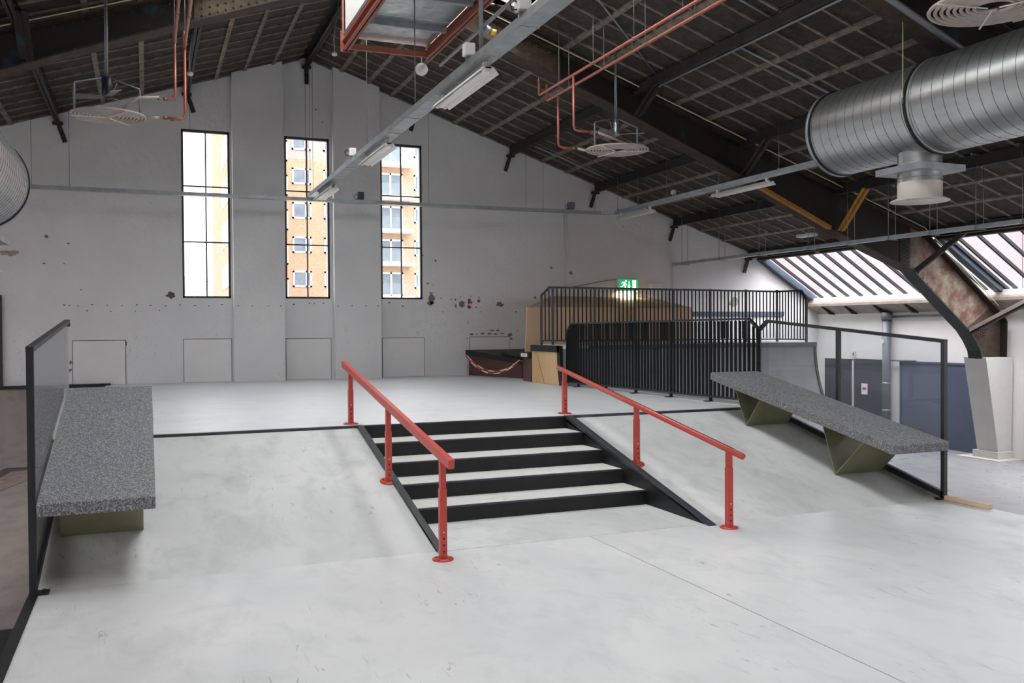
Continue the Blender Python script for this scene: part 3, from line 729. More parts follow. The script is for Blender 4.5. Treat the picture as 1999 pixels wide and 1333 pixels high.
for (ya, za), (yb, zb_) in zip(prof(QZ, GF+.01, 18)[:-1], prof(QZ, GF+.01, 18)[1:]): sbn.prism([(14.10, ya-.02, za), (14.10, ya+.10, za), (14.10, yb+.10, zb_), (14.10, yb-.02, zb_)], (.06, 0, 0))
sbn.build('side_band', M_black, qp)
# plywood bank behind
pw = thing('plywood_bank', 'large brown plywood wall ride behind the tall fence below the exit sign', 'ramp', (10.5, 20, .8))
MB().prism([(8.14, 19.45, .8), (12.72, 19.45, .8), (12.72, 19.45, 2.45), (8.23, 19.45, 2.45)], (0, .05, 0)).build('front_board', M_ply, pw)
MB().add([(8.23, 19.45, 2.45), (12.72, 19.45, 2.45), (12.72, 21.4, 2.76), (9.75, 21.4, 2.79)], [(0, 1, 2, 3)]).add([(8.23, 19.5, 2.43), (8.14, 19.5, .8), (9.5, 21.4, .8), (9.75, 21.4, 2.77)], [(0, 1, 2, 3)]).build('sloped_board', M_ply, pw)
for xj in (9.45, 11.0): MB().bar((xj, 19.447, 2.45), (xj-.28, 19.447, 1.3), .005, .004).build('board_joint', M_wire, pw)
# dark skate box with chain
cbx = thing('skate_box', 'low dark brown skate box with a sloping black top near the back wall', 'skate box', (8, 20.3, .8))
A, B, C_, D_ = (7.47, 21.42), (8.05, 19.36), (8.12, 19.43), (9.25, 21.42)
MB().add([(*A, .8), (*B, .8), (*C_, .8), (*D_, .8), (*A, 1.31), (*B, 1.13), (*C_, 1.13), (*D_, 1.31)], [(0, 3, 2, 1), (4, 5, 6, 7), (0, 1, 5, 4), (1, 2, 6, 5), (2, 3, 7, 6), (3, 0, 4, 7)]).build('body', M_brownply, cbx)
A2, B2 = (7.38, 21.42), (8.0, 19.3)
MB().add([(*A2, 1.31), (*B2, 1.13), (*C_, 1.13), (*D_, 1.31), (*A2, 1.43), (*B2, 1.25), (*C_, 1.25), (*D_, 1.43)], [(0, 3, 2, 1), (4, 5, 6, 7), (0, 1, 5, 4), (1, 2, 6, 5), (2, 3, 7, 6), (3, 0, 4, 7)]).build('top', M_black, cbx)
MB().bar((8.0, 20.3, 1.37), (8.1, 19.5, 1.30), .22, .05).build('top_board', M_black, cbx)
bl = thing('skate_block', 'small brown block with a black cap and a white notice beside the plywood side', 'skate box', (8, 18.4, .8))
box('body', M_brownply, 7.74, 8.4, 18.1, 18.55, .8, 1.31, bl); cp_ = box('cap', M_black, 7.69, 8.42, 18.09, 18.66, 1.31, 1.44, bl)
nt2 = thing('box_notice', 'small white printed notice on the black cap beside the plywood side', 'notice', (7.687, 18.37, 1.33))
box('sheet', M_paper, 7.684, 7.688, 18.20, 18.55, 1.335, 1.415, nt2)
for k in range(4): box('printed_line', M_greyprint, 7.6825, 7.684, 18.24, 18.51, 1.347+k*.017, 1.352+k*.017, nt2)
ch = thing('barrier_chain', 'red and white plastic chain sagging in two strands across the dark skate box', 'chain', (7.6, 19.9, .9))
for sag, off in ((.31, 0.), (.36, .03)):
    p0, p1 = Vector((7.36-off, 21.25, 1.29)), Vector((7.66, 18.58, 1.25)); n = 9
    pts = []
    for i in range(n*4+1):
        s_ = i/(n*4); p = p0.lerp(p1, s_); p.z -= sag*4*s_*(1-s_); pts.append(p)
    for i in range(n): MB().tube(pts[i*4:i*4+5], .017, 6).build('chain_segment', M_chain_r if (i+(1 if off else 0)) % 2 else M_chain_w, ch)
MB().tube([(7.68, 18.55, 1.24), (7.735, 18.5, 1.24)], .012, 6).build('hook', M_brass, ch)
# timber batten on the floor edge
tb = bevel(box('timber_batten', M_timber, 8.33, 8.40, 7.08, 7.66, 0.002, .052, label='pale pine batten lying on the floor edge beside the right glass screen', category='batten'), .004)
# brown bank in the left hall, seen past the left glass screen
bk = thing('brown_bank', 'brown skate bank in the lower hall to the left of the glass screen', 'ramp', (-4, 16, GF))
pf = [(21.25, .78), (21.0, .30), (20.6, -.10), (20.1, -.38), (19.5, -.52), (19.0, -.57), (10.3, -1.02), (10.3, GF)]
MB().prism([(-9.8, y, z) for y, z in pf]+[(-9.8, 21.46, GF), (-9.8, 21.46, .78)], (9.8+EL+.02, 0, 0)).build('bank_surface', M_bank, bk)
box('coping', M_black, -9.8, -.72, 21.2, 21.44, .78, .835, bk); box('front_board', M_black, -9.8, EL+.02, 8.6, 10.31, GF, -1.015, bk)
MB().prism([(-2.75, 17.35, -.655), (-2.45, 19.05, -.565), (-1.1, 19.05, -.565), (-1.1, 18.9, -.573), (-2.3, 18.7, -.583), (-2.6, 17.2, -.66)], (0, 0, .006)).build('painted_edge', M_edge, bk)
MB().prism([(-2.6, 17.2, -.66), (-2.3, 18.7, -.583), (-1.1, 18.9, -.573), (-1.1, 18.1, -.615), (-1.9, 17.9, -.625), (-2.3, 17.0, -.67)], (0, 0, .004)).build('worn_patch', mat('pink_worn_paint', '#7e5f58', '#8f827a', 9, .6), bk)

# ================================================================== ROOF STEEL
def ibeam(mb, x, z, y0, y1, d=.22, wf=.12):
    mb.box(x-.008, x+.008, y0, y1, z-d, z); mb.box(x-wf/2, x+wf/2, y0, y1, z-d, z-d+.014); mb.box(x-wf/2, x+wf/2, y0, y1, z-.014, z)
PL = [('dark steel ridge beam running down the middle of the roof', RX, RZ-.01, SKY1),
      ('dark roof purlin on the right slope, first below the ridge', 6.16, None, 4.5), ('dark roof purlin on the right slope, second below the ridge', 8.63, None, 4.5),
      ('dark roof purlin on the right slope, third below the ridge', 11.04, None, 4.5), ('dark roof purlin on the right slope, fourth below the ridge', 13.45, None, 4.5),
      ('dark roof purlin on the right slope above the eave skylights', 15.9, None, 4.5),
      ('dark roof purlin on the left slope, first below the ridge', .90, None, 4.5), ('dark roof purlin on the left slope, second below the ridge', -1.68, None, 4.5)]
for lab, x, z, y0 in PL:
    z = roof(x)-.02 if z is None else z
    t = thing('roof_purlin', lab, 'beam', (x, YW, z-.25), 'dark roof purlins')
    mb = MB(); ibeam(mb, x, z, y0, YW-.01); mb.build('beam', M_purlin, t)
    s_ = -1 if x > RX+.1 else 1 if x < RX-.1 else 0
    b = MB().bar((x, YW-.05, z-.20), (x+s_*.14, YW-.05, z-.62), .09, .03, (0, 1, 0)).build('wall_strap', M_purlin, t)
    MB().box(x-.10, x+.10, YW-.10, YW, z-.26, z-.20).build('seat', M_purlin, t)
    for k in (.35, .7): MB().lathe((x+s_*.14*k, YW-.066, z-.2-.42*k), [(0, -.006), (.012, -.004), (.012, .004)], 8, 'y').build('bolt', M_rod, b)

TOPL = [(3.53, 8.18), (15.75, 4.05), (17.64, 2.58), (18.07, 2.24), (18.24, 2.06), (18.22, 1.20)]
BOTL = [(3.53, 7.72), (5.06, 7.25), (8.14, 6.086), (10.87, 4.99), (13.12, 4.02), (13.97, 3.69), (15.41, 3.168), (17.08, 1.837), (17.28, 1.60), (17.42, 1.38), (17.46, 1.20)]
FD = .36
def lerp_z(L_, x):
    for (a, za), (b, zb) in zip(L_[:-1], L_[1:]):
        if a <= x <= b: return za+(zb-za)*(x-a)/(b-a)
    return L_[-1][1]
def frame(label, y, detail):
    t = thing('portal_frame', label, 'beam', (RX, y+FD/2, GF), 'riveted portal frames carrying the roof')
    yw_ = y+FD/2
    for sg in (1, -1):
        X = (lambda x: x) if sg == 1 else (lambda x: 2*RX-x)
        xk = 15.45
        bt = [p for p in BOTL if p[0] < xk]+[(xk, 3.135)]
        tp = [(3.53, 8.18), (xk, lerp_z(TOPL, xk))]
        MB().prism([(X(x), yw_-.01, z) for x, z in tp]+[(X(x), yw_-.01, z) for x, z in bt[::-1]], (0, .02, 0)).build('rafter_web', M_web, t)
        bt2 = [(xk, 3.135), (17.08, 1.837)]; tp2 = [(xk, lerp_z(TOPL, xk)), (15.75, 4.05), (17.64, 2.58), (17.9, 2.375)]
        MB().prism([(X(x), yw_-.01, z) for x, z in tp2]+[(X(x), yw_-.01, z) for x, z in bt2[::-1]], (0, .02, 0)).build('knee_web', M_peel, t)
        bt3 = [(17.08, 1.837), (17.28, 1.60), (17.42, 1.38), (17.46, 1.20)]; tp3 = [(17.9, 2.375), (18.07, 2.24), (18.24, 2.06), (18.22, 1.20)]
        MB().prism([(X(x), yw_-.01, z) for x, z in tp3]+[(X(x), yw_-.01, z) for x, z in bt3[::-1]], (0, .02, 0)).build('column_web', M_flange, t)
        MB().box(min(X(18.02), X(18.3)), max(X(18.02), X(18.3)), y+.05, y+FD-.05, GF, 1.2).build('column_foot', M_flange, t)
        for nm, L_, inner in (('bottom_flange', BOTL, 1), ('top_flange', TOPL, -1)):
            cut = 7 if inner == 1 else 2
            for nm2, seg, m in ((nm, L_[:cut], M_flange), (nm, L_[cut-1:], M_greensteel if inner == 1 else M_web)):
                mb = MB()
                for (a, za), (b, zb) in zip(seg[:-1], seg[1:]):
                    mb.bar((X(a), yw_, za+.012*inner), (X(b), yw_, zb+.012*inner), FD, .026, (0, 0, 1) if abs(b-a) > .1 else (1, 0, 0))
                mb.build(nm2, m, t)
        # splice plates with rivets; ridge plates carry skylight brightness in their tan colour
        for x0, x1 in ((15.2, 15.5), (4.2, 7.1)) if sg == 1 else ((15.2, 15.5), (3.9, 6.3)):
            pts = [(x0, lerp_z(BOTL, x0)+.03), (x1, lerp_z(BOTL, x1)+.03), (x1, lerp_z(TOPL, x1)-.03), (x0, lerp_z(TOPL, x0)-.03)]
            MB().prism([(X(x), yw_-.022, z) for x, z in pts], (0, .012, 0)).build('splice_plate', M_web if x0 > 9 else M_skylit, t)
        if detail:
            rv = MB(); rv2 = MB()
            def rivet(x, z, r=.018, yy=yw_-.024, rv=rv):
                n = 6; c = Vector((X(x), yy, z))
                vs = [c+Vector((r*math.cos(2*math.pi*k/n), 0, r*math.sin(2*math.pi*k/n))) for k in range(n)]+[c+Vector((.5*r*math.cos(2*math.pi*k/n), -r*.8, .5*r*math.sin(2*math.pi*k/n))) for k in range(n)]
                rv.add(vs, [(k, (k+1) % n, n+(k+1) % n, n+k) for k in range(n)]+[tuple(range(n, 2*n))], True)
            x = 3.7
            while x < 15.2:
                rivet(x, lerp_z(BOTL, x)+.07); rivet(x, lerp_z(TOPL, x)-.07); x += .135
            for i in range(3):
                for k in range(11):
                    xx = 15.24+i*.09; rivet(xx, lerp_z(BOTL, xx)+.10+k*.085)
            for i in range(4):
                for k in range(8): 
                    a = Vector((17.42-.05*i+.06*k, 1.78-.085*i+.03*k)); 
                    rivet(a.x, a.y, .02)
            for k in range(12):
                f_ = k/11; rivet(15.55+(17.0-15.55)*f_+.05, 3.135+(1.837-3.135)*(f_*.95)+.09)
            if sg == -1:
                for i in range(10):
                    for k in range(5): rivet(5.1+i*.12, lerp_z(BOTL, 5.1+i*.12)+.10+k*.11, .022, yw_-.034, rv2)
            else:
                for i in range(8):
                    for k in range(4): rivet(6.1+i*.13, lerp_z(BOTL, 6.1+i*.13)+.10+k*.11, .022, yw_-.034, rv2)
            rv.build('rivets', M_web if sg == 1 else M_flange, t, kind='stuff'); rv2.build('rivets', M_skylit, t, kind='stuff')
    # knee braces from the frame up to the purlins, towards the camera
    for x in (8.63, 11.04, 13.45, -1.57):
        zb = lerp_z(BOTL, x if x > RX else 2*RX-x)+.06
        m = M_yellow if x == 13.45 else M_web
        o = MB(); o.bar((x-.05, y-.0, zb), (x-.05, y-.72, roof(x)-.22), .02, .09, (1, 0, 0)); o.bar((x+.05, y-.0, zb), (x+.05, y-.72, roof(x)-.22), .02, .09, (1, 0, 0)); o.bar((x, y, zb), (x, y-.72, roof(x)-.22), .09, .02, (1, 0, 0))
        o.build('knee_brace', m, t)
    MB().bar((15.5, y, 3.15), (16.0, y-.95, 4.0), .12, .10).build('knee_brace', M_web, t)
    MB().bar((17.12, y, 1.86), (17.12, y-1.5, 2.52), .12, .08).build('knee_brace', M_pinksill, t)
    MB().bar((17.12, y-.0, 1.80), (17.12, y-1.5, 2.46), .10, .05).build('knee_brace', M_web, t)
    o = MB(); o.bar((11.24, y-.005, lerp_z(BOTL, 11.24)-.01), (13.15, y-.005, 4.0), .10, .07); o.build('yellow_edge', M_yellow, t)
    return t
M_skylit = mat('rusty_skylit_steel', '#4a3d31', '#6a5a49', 3, .7, .2, bump=.3)  # rusty steel, lightened so the ridge skylight's glow is painted in
fr1 = frame('massive riveted steel portal frame crossing the hall behind the fan coils', 15.0, True)
frame('dark portal frame close above the big right duct', 8.6, False)
MB().tube([(2*RX-x, 14.94, z+.03) for x, z in ((10.0, 5.98), (5.0, 7.70))], .010, 6).build('roof_cable', M_cable, None, label='pale yellow cable along the top of the frame on the left slope', category='cable')
MB().tube([(4.2, 14.94, 7.97), (15.7, 14.94, 4.08), (16.6, 14.94, 3.42), (17.9, 14.94, 2.40)], .010, 6).build('roof_cable', M_cable, None, label='pale yellow cable along the top of the frame on the right slope', category='cable')

# pillar casing
pc = thing('pillar_casing', 'tapered light grey casing around the foot of the riveted frame', 'pillar', (18.1, 15.25, GF))
zt = 1.23
MB().add([(17.95, 14.99, -.93), (18.36, 14.99, -.93), (18.36, 15.55, -.93), (17.95, 15.55, -.93), (17.52, 14.95, zt), (18.36, 14.95, zt), (18.36, 15.55, zt), (17.52, 15.55, zt)],
         [(0, 3, 2, 1), (4, 5, 6, 7), (0, 1, 5, 4), (1, 2, 6, 5), (2, 3, 7, 6), (3, 0, 4, 7)]).build('shaft', M_casing, pc)
box('plinth', M_casing, 17.88, 18.38, 14.94, 15.62, GF+.015, -.93, pc); box('floor_plate', M_casing, 17.65, 18.39, 14.72, 15.9, GF, GF+.015, pc)

# ================================================================== CABLE TRAYS, LIGHTS
def tray(label, p, q, wd=.19, ht=.085):
    t = thing('cable_tray', label, 'cable tray', ((p[0]+q[0])/2, (p[1]+q[1])/2, p[2]-ht/2), 'galvanised cable trays')
    d = (Vector(q)-Vector(p)).normalized(); sd = d.cross(Vector((0, 0, 1))); p, q = Vector(p), Vector(q)
    MB().bar(p-Vector((0, 0, ht/2)), q-Vector((0, 0, ht/2)), wd, .004).build('bottom', M_tray, t)
    for s_ in (-1, 1): MB().bar(p+sd*s_*wd/2, q+sd*s_*wd/2, .004, ht).build('side', M_tray, t)
    L_ = (q-p).length; n = int(L_/1.0)
    for k in range(n+1):
        c = p+d*(k*L_/max(n, 1)); MB().bar(c-sd*(wd/2+.006)-Vector((0, 0, ht/2+.004)), c+sd*(wd/2+.006)-Vector((0, 0, ht/2+.004)), .015, .006).build('clip', M_tray, t)
    return t
ZT1 = 4.94
t1 = tray('galvanised cable tray running from above the camera to the middle window', (3.48, 3, ZT1), (3.48, 20.47, ZT1), .205, .088)
t2 = tray('galvanised cable tray running along the right side towards the big duct', (11.01, 6, 4.85), (11.01, 20.2, 4.85), .18, .075)
t3 = tray('slim galvanised cable tray hanging in front of the eave skylights', (13.44, 6, 3.68), (13.44, 21.42, 3.68), .12, .07)
t4 = tray('dark cable tray running across the back wall through the windows', (-8, 20.56, 4.87), (10.77, 20.56, 4.87), .155, .068)
MB().bar((10.75, 20.56, 4.87), (11.03, 20.18, 4.85), .165, .072).build('bend', M_tray, t4)
def rods(parent, x, ys, ztop, z, off=(0.,), r=.006):
    for y in ys:
        for o in off:
            zt_ = ztop if ztop else roof(x+o)-.0
            MB().tube([(x+o, y, z), (x+o, y, zt_)], r, 5).build('hanger_rod', M_rod, parent)
rods(t1, 3.37, (14.6,), RZ-.2, ZT1+.04); rods(t1, 3.37, (11.76,), 6.4, ZT1+.04, r=.008); rods(t1, 3.4, (17.6, 20.3), RZ-.2, ZT1, r=.004)
rods(t2, 10.92, (20.0, 19.0, 17.7, 15.7, 13.8, 12.1), None, 4.86, (0., ))
for y in (20.0, 19.0, 17.7, 15.7, 13.8): box('hanger_foot', M_rod, 10.9, 11.06, y-.015, y+.015, 4.89, 4.91, t2)
for y in (20.9, 19.2, 17.6, 15.9, 14.7, 13.6, 12.6, 11.6, 10.7, 9.8):
    rods(t3, 13.44, (y,), None, 3.64, (-.09, .09), .007)
    box('hanger_foot', M_rod, 13.30, 13.58, y-.015, y+.015, 3.625, 3.64, t3); box('hanger_top', M_rod, 13.24, 13.64, y-.02, y+.02, roof(13.44)-.05, roof(13.44)-.02, t3)
rods(t4, 0, (), None, 5)
for x in (-2.1, -1.41, .92, 3.35, 3.51, 6.2, 8.68, 9.14, 10.57):
    MB().tube([(x, 20.56, 4.87), (x, 20.56, roof(x)-.01)], .004, 5).build('hanger_rod', M_wire, t4)
def fluoro(label, x, y0, y1, z, wd=.2):
    t = thing('fluorescent_light', label, 'light', (x, (y0+y1)/2, z-.1), 'unlit fluorescent fittings under the cable trays')
    for s_ in (-1, 1):
        MB().prism([(x, y0, z), (x+s_*wd*.30, y0, z-.005), (x+s_*wd*.62, y0, z-.075), (x+s_*wd*.56, y0, z-.075), (x+s_*wd*.27, y0, z-.02), (x, y0, z-.02)], (0, y1-y0, 0)).build('reflector', M_white, t)
        MB().tube([(x+s_*wd*.26, y0+.05, z-.055), (x+s_*wd*.26, y1-.05, z-.055)], .013, 8).build('tube', M_tube, t)
        for y in (y0+.03, y1-.03): box('lamp_holder', M_white, x+s_*wd*.26-.016, x+s_*wd*.26+.016, y-.02, y+.02, z-.075, z-.005, t)
    box('spine', M_white, x-.035, x+.035, y0, y1, z-.06, z, t)
    for y in (y0+.12, y1-.12): box('hanger', M_white, x-.02, x+.02, y-.03, y+.03, z, z+.075, t)
zf = ZT1-.125
fluoro('white fluorescent fitting at the far end of the middle tray in front of the window', 3.48, 18.05, 19.7, zf)
fluoro('white fluorescent fitting under the middle tray, second from the window', 3.48, 13.6, 15.28, zf)
fluoro('large white fluorescent fitting under the middle tray nearest the camera', 3.48, 9.27, 11.0, zf)
fluoro('white fluorescent fitting under the right tray beside the back wall', 11.01, 18.48, 20.1, 4.735, .17)
fluoro('white fluorescent fitting under the right tray before the big duct', 11.01, 14.15, 16.0, 4.735, .19)
# junction boxes and cable loops on the trays
def jbox(label, x, y, z, s_=.11, loop=True, m=M_white):
    t = thing('junction_box', label, 'box', (x, y, z))
    bevel(box('housing', m, x-s_*.5, x+s_*.5, y-s_*.5, y+s_*.5, z+.02, z+.02+s_*1.15, t), .008)
    box('bracket', M_tray, x-s_*.3, x+s_*.3, y-.01, y+.01, z-.03, z+.02, t)
    if loop: MB().tube([(x-s_*.4, y, z+.03), (x-s_*.95, y-.03, z+.01), (x-s_*1.15, y-.02, z+.09), (x-s_*.8, y, z+.13), (x-s_*.5, y, z+.10)], .008, 6).build('cable', M_wire, t)
jbox('white junction box with a cable loop on the middle tray near the far window', 3.40, 15.9, ZT1+.05, .12)
jbox('white junction box on the middle tray above the large fluorescent fitting', 3.39, 9.65, ZT1+.06, .12, False)
jbox('white junction box with a cable loop on the middle tray near the red steel frame', 3.40, 8.1, ZT1+.06, .13)
jbox('small white box on the right tray near the back wall fitting', 10.96, 17.5, 4.9, .09)
jbox('black cable box with wires on the back wall tray beside the right window', 4.58, 20.56, 4.91, .14, True, M_wire)
jbox('grey cable box on the back wall tray above the vertical white cable', 9.9, 20.56, 4.91, .15, True, M_greypipe)
wc = MB(); wc.tube([(10.12, 21.45, 4.95), (10.12, 21.45, 3.5), (10.11, 21.45, 2.75)], .014, 6); wc.build('wall_cable', M_hatch, None, label='white vertical cable on the back wall left of the exit sign', category='cable')
MB().tube([(10.2, 21.45, 4.95), (10.22, 21.45, 3.75), (10.0, 21.45, 3.3), (9.55, 21.45, 2.95)], .011, 6).build('wall_cable', M_hatch, None, label='loose white cable drooping from the tray left of the exit sign', category='cable')
MB().tube([(13.40, 21.44, 3.70), (13.40, 21.44, 2.45)], .02, 6).build('wall_conduit', M_diff, None, label='beige conduit dropping down the back wall right of the exit sign', category='conduit')
MB().tube([(10.3, 21.45, 3.02), (11.4, 21.45, 3.22), (11.66, 21.45, 3.24)], .01, 6).build('wall_cable', M_greypipe, None, label='thin grey cable running along the back wall to the exit sign', category='cable')

# exit sign
ex = thing('exit_sign', 'lit green emergency exit sign with running figure, down arrow and door', 'sign', (11.95, 21.35, 2.94))
bevel(box('housing', M_white, 11.66, 12.28, 21.36, 21.47, 2.93, 3.26, ex), .01)
box('face', M_green, 11.68, 12.26, 21.352, 21.362, 2.955, 3.245, ex)
box('lamp_shade', M_pict, 11.68, 12.26, 21.36, 21.46, 2.915, 2.93, ex)
yp = 21.349
def flat(pts, name='pictogram'): return MB().prism([(x, yp, z) for x, z in pts], (0, .004, 0)).build(name, M_pict, ex)
flat([(12.095, 2.985), (12.20, 2.985), (12.20, 3.225), (12.095, 3.225)], 'door_symbol')
flat([(11.975, 3.20), (12.0, 3.20), (12.0, 3.075), (12.035, 3.075), (11.988, 2.99), (11.94, 3.075), (11.975, 3.075)], 'arrow_symbol')
hd = (11.895, 3.20)
flat([(hd[0]+.026*math.cos(k*.6283), hd[1]+.026*math.sin(k*.6283)) for k in range(10)], 'figure_symbol')
flat([(11.80, 3.18), (11.87, 3.175), (11.895, 3.13), (11.865, 3.095), (11.90, 3.06), (11.875, 2.985), (11.85, 2.99), (11.862, 3.045), (11.82, 3.075), (11.79, 3.04), (11.735, 3.035), (11.735, 3.06), (11.775, 3.065), (11.825, 3.125), (11.815, 3.155), (11.79, 3.15), (11.77, 3.12), (11.755, 3.13), (11.775, 3.17)], 'figure_symbol')
flat([(11.88, 3.15), (11.93, 3.105), (11.915, 3.09), (11.875, 3.125)], 'figure_symbol')
elight = bpy.data.lights.new('exit_glow', 'AREA'); elight.shape = 'RECTANGLE'; elight.size = .5; elight.size_y = .08; elight.energy = 4.5; elight.color = (1, .86, .55)
eo = bpy.data.objects.new('exit_glow', elight); COL.objects.link(eo); eo.location = (11.97, 21.38, 2.905)
eb = thing('electric_box', 'grey electrical box with a green light on the back wall beside the exit sign', 'box', (12.85, 21.4, 2.7))
bevel(box('housing', M_hatch, 12.66, 13.0, 21.33, YW, 2.70, 3.15, eb), .01); MB().lathe((12.93, 21.328, 2.98), [(0, -.006), (.014, -.003), (.014, .003)], 8, 'y').build('led', M_led, eb); box('key_switch', M_wire, 12.76, 12.80, 21.318, 21.332, 2.97, 3.01, eb)
blob(15.45, 2.66, .34, .30, 0, 9).build('paint_flake', M_stainm, wall)
box('blue_lintel', M_blue, 14.0, 17.15, YW-.05, YW, 2.26, 2.39, wall)

# ================================================================== DUCTS
def duct(label, x, z, R, ye, y1, band_y, diff_y, wire, s=1):
    t = thing('air_duct', label, 'duct', (x, ye, z-R), 'big spiral ventilation ducts')
    n = 64; vs = []; fs = []
    mb = MB(); mb.lathe((x, 0, z), [(R, ye), (R, y1)], n, 'y'); mb.build('pipe', M_duct, t)
    sm = MB()
    pitch = .165; L_ = ye-y1; turns = int(L_/pitch); pts = []
    for k in range(turns*40+1):
        a = 2*math.pi*k/40; pts.append((x+(R+.001)*math.cos(a), ye-pitch*k/40, z+(R+.001)*math.sin(a)))
    sm.tube(pts, .0032, 4); sm.build('spiral_seam', M_seam, t)
    def ring(y, r, wd, m, nm): MB().lathe((x, y, z), [(r-.02, -wd/2), (r, -wd/2), (r, wd/2), (r-.02, wd/2)], n, 'y').build(nm, m, t)
    ring(ye+.01, R+.02, .05, M_tray, 'end_rim'); ring(ye-.035, R+.018, .02, M_rim, 'end_rim')
    MB().lathe((x, ye-.1, z), [(R-.01, 0), (0, .0)], n, 'y').build('end_cap', M_duct, t)
    for y in band_y:
        ring(y, R+.016, .035, M_rim, 'band'); ring(y-.05, R+.012, .03, M_tray, 'band')
        MB().tube([(x-R-.02, y, z), (x-R-.02, y, 5.86)], .007, 6).build('hanger_wire', M_cable, t); box('turnbuckle', M_rod, x-R-.035, x-R-.005, y-.012, y+.012, z-.03, z+.05, t)
    d = thing('ceiling_diffuser', 'round cream air diffuser on a short neck below the ' + ('big right duct' if s == 1 else 'left duct'), 'air diffuser', (x, diff_y, z-R-.70), 'round air diffusers under the ducts')
    zb = z-R; q = R/.66
    MB().lathe((x, diff_y, 0), [(.30*q, zb+.12*q), (.30*q, zb-.13*q)], 32).build('neck', M_duct, d)
    MB().lathe((x, diff_y, 0), [(.303*q, zb-.10*q), (.308*q, zb-.11*q), (.303*q, zb-.12*q)], 32).build('bead', M_tray, d)
    fo = MB(); fo.box(x-.42*q, x+.42*q, diff_y-.42*q, diff_y+.42*q, zb-.235*q, zb-.145*q); fo.build('damper_plate', M_tray, d)
    MB().lathe((x, diff_y, 0), [(.30*q, zb-.235*q), (.30*q, zb-.37*q)], 32).build('neck', M_duct, d)
    MB().lathe((x, diff_y, 0), [(.303*q, zb-.30*q), (.308*q, zb-.31*q), (.303*q, zb-.32*q)], 32).build('bead', M_tray, d)
    MB().lathe((x, diff_y, 0), [(.302*q, zb-.36*q), (.302*q, zb-.58*q), (.40*q, zb-.62*q), (.40*q, zb-.632*q), (.22*q, zb-.59*q), (.12*q, zb-.57*q), (0, zb-.57*q)], 40).build('diffuser_ring', M_diff, d)
    MB().lathe((x, diff_y, 0), [(.0*q, zb-.60*q), (.19*q, zb-.605*q), (.19*q, zb-.615*q), (0, zb-.62*q)], 32).build('diffuser_disc', M_diff, d)
duct('big galvanised spiral duct hanging at the upper right', 9.50, 4.79, .605, 10.6, 2.0, (8.8, 5.2), 9.13, True)
duct('galvanised spiral duct entering at the left picture edge', -2.17, 4.06, .66, 14.5, 8.0, (), 13.95, True, -1)

# ================================================================== FAN COILS
def coil(label, c, R, ang, pipes, dark):
    x, y, z = c
    t = thing('fan_coil', label, 'fan heater', (x, y, z), 'ceiling fans over flat spiral coils')
    pts = []; N_ = 8; r0 = R*.24
    for k in range(N_*40+1):
        a = 2*math.pi*k/40+ang; r = r0+(R-r0)*k/(N_*40); pts.append((x+r*math.cos(a), y+r*math.sin(a), z))
    MB().tube(pts, R*.031, 6).build('spiral_hose', M_coil, t)
    for k in range(3):
        a = ang+.5+k*2.094
        MB().bar((x+.1*R*math.cos(a), y+.1*R*math.sin(a), z-.028), (x+R*1.02*math.cos(a), y+R*1.02*math.sin(a), z-.028), .016, .01).build('spoke', M_diff, t)
    zm = z+.42
    MB().lathe((x, y, zm), [(0, .15), (.04, .15), (.07, .13), (.075, .0), (.075, -.10), (.06, -.14), (.045, -.17), (0, -.17)] if dark else [(0, .13), (.05, .13), (.055, .0), (.055, -.12), (.08, -.15), (.03, -.18), (0, -.18)], 20).build('motor', M_motor if dark else M_galv, t)
    for k in range(3):
        a = ang+k*2.094+.3; d = Vector((math.cos(a), math.sin(a), 0)); sd = Vector((-d.y, d.x, 0)); p = Vector((x, y, zm-.15))
        w1, w2 = .05, .075; th = Vector((0, 0, .006)); tilt = Vector((0, 0, .02))
        q = [p+d*.05-sd*w1-tilt*.6, p+d*.52*R/.6-sd*w2-tilt, p+d*.52*R/.6+sd*w2+tilt, p+d*.05+sd*w1+tilt*.6]
        MB().prism(q, th).build('fan_blade', M_blade, t)
    MB().tube([(x, y, zm+.13), (x, y, roof(x)-.02)], .014, 8).build('down_rod', M_conduit, t)
    MB().tube([(x-.025, y, zm+.13), (x-.025, y, roof(x)-.02)], .009, 6).build('supply_conduit', M_conduit, t)
    for s_ in (-1, 1):
        px, py = x+s_*R*.82*math.cos(.15), y+s_*R*.82*math.sin(.15)
        MB().tube([(x, y, zm+.14), (px, py, zm+.02), (px, py, zm-.02), (px, py, z+.01)], [.010, .010, .017, .017], 6).build('bracket_arm', M_conduit, t)
        MB().tube([(x+s_*.075, y, zm-.06), (x+s_*.13, y, zm+.06)], .008, 5).build('motor_stay', M_conduit, t)
    for p0, p1, p2 in pipes:
        MB().tube([p0, p1, p2], .022, 8).build('coil_inlet', M_coil, t)
coil('fan over a flat spiral coil on the right, fed by two copper pipes', (7.76, 14.25, 5.11), .57, 1.2,
     [((7.10, 13.74, 5.27), (7.4, 13.8, 5.22), (7.95, 14.0, 5.14)), ((7.25, 14.75, 5.19), (7.3, 14.65, 5.15), (7.36, 14.55, 5.12))], False)
coil('fan over a flat spiral coil on the left with a dark motor', (-.48, 14.5, 5.10), .535, 2.6,
     [((.22, 14.3, 5.38), (-.05, 14.3, 5.36), (-.30, 14.25, 5.14)), ((.22, 14.5, 5.13), (.14, 14.5, 5.12), (.04, 14.5, 5.11))], True)
coil('flat spiral coil cut off by the upper right picture corner', (7.82, 6.6, 5.13), .62, .4, [], False)

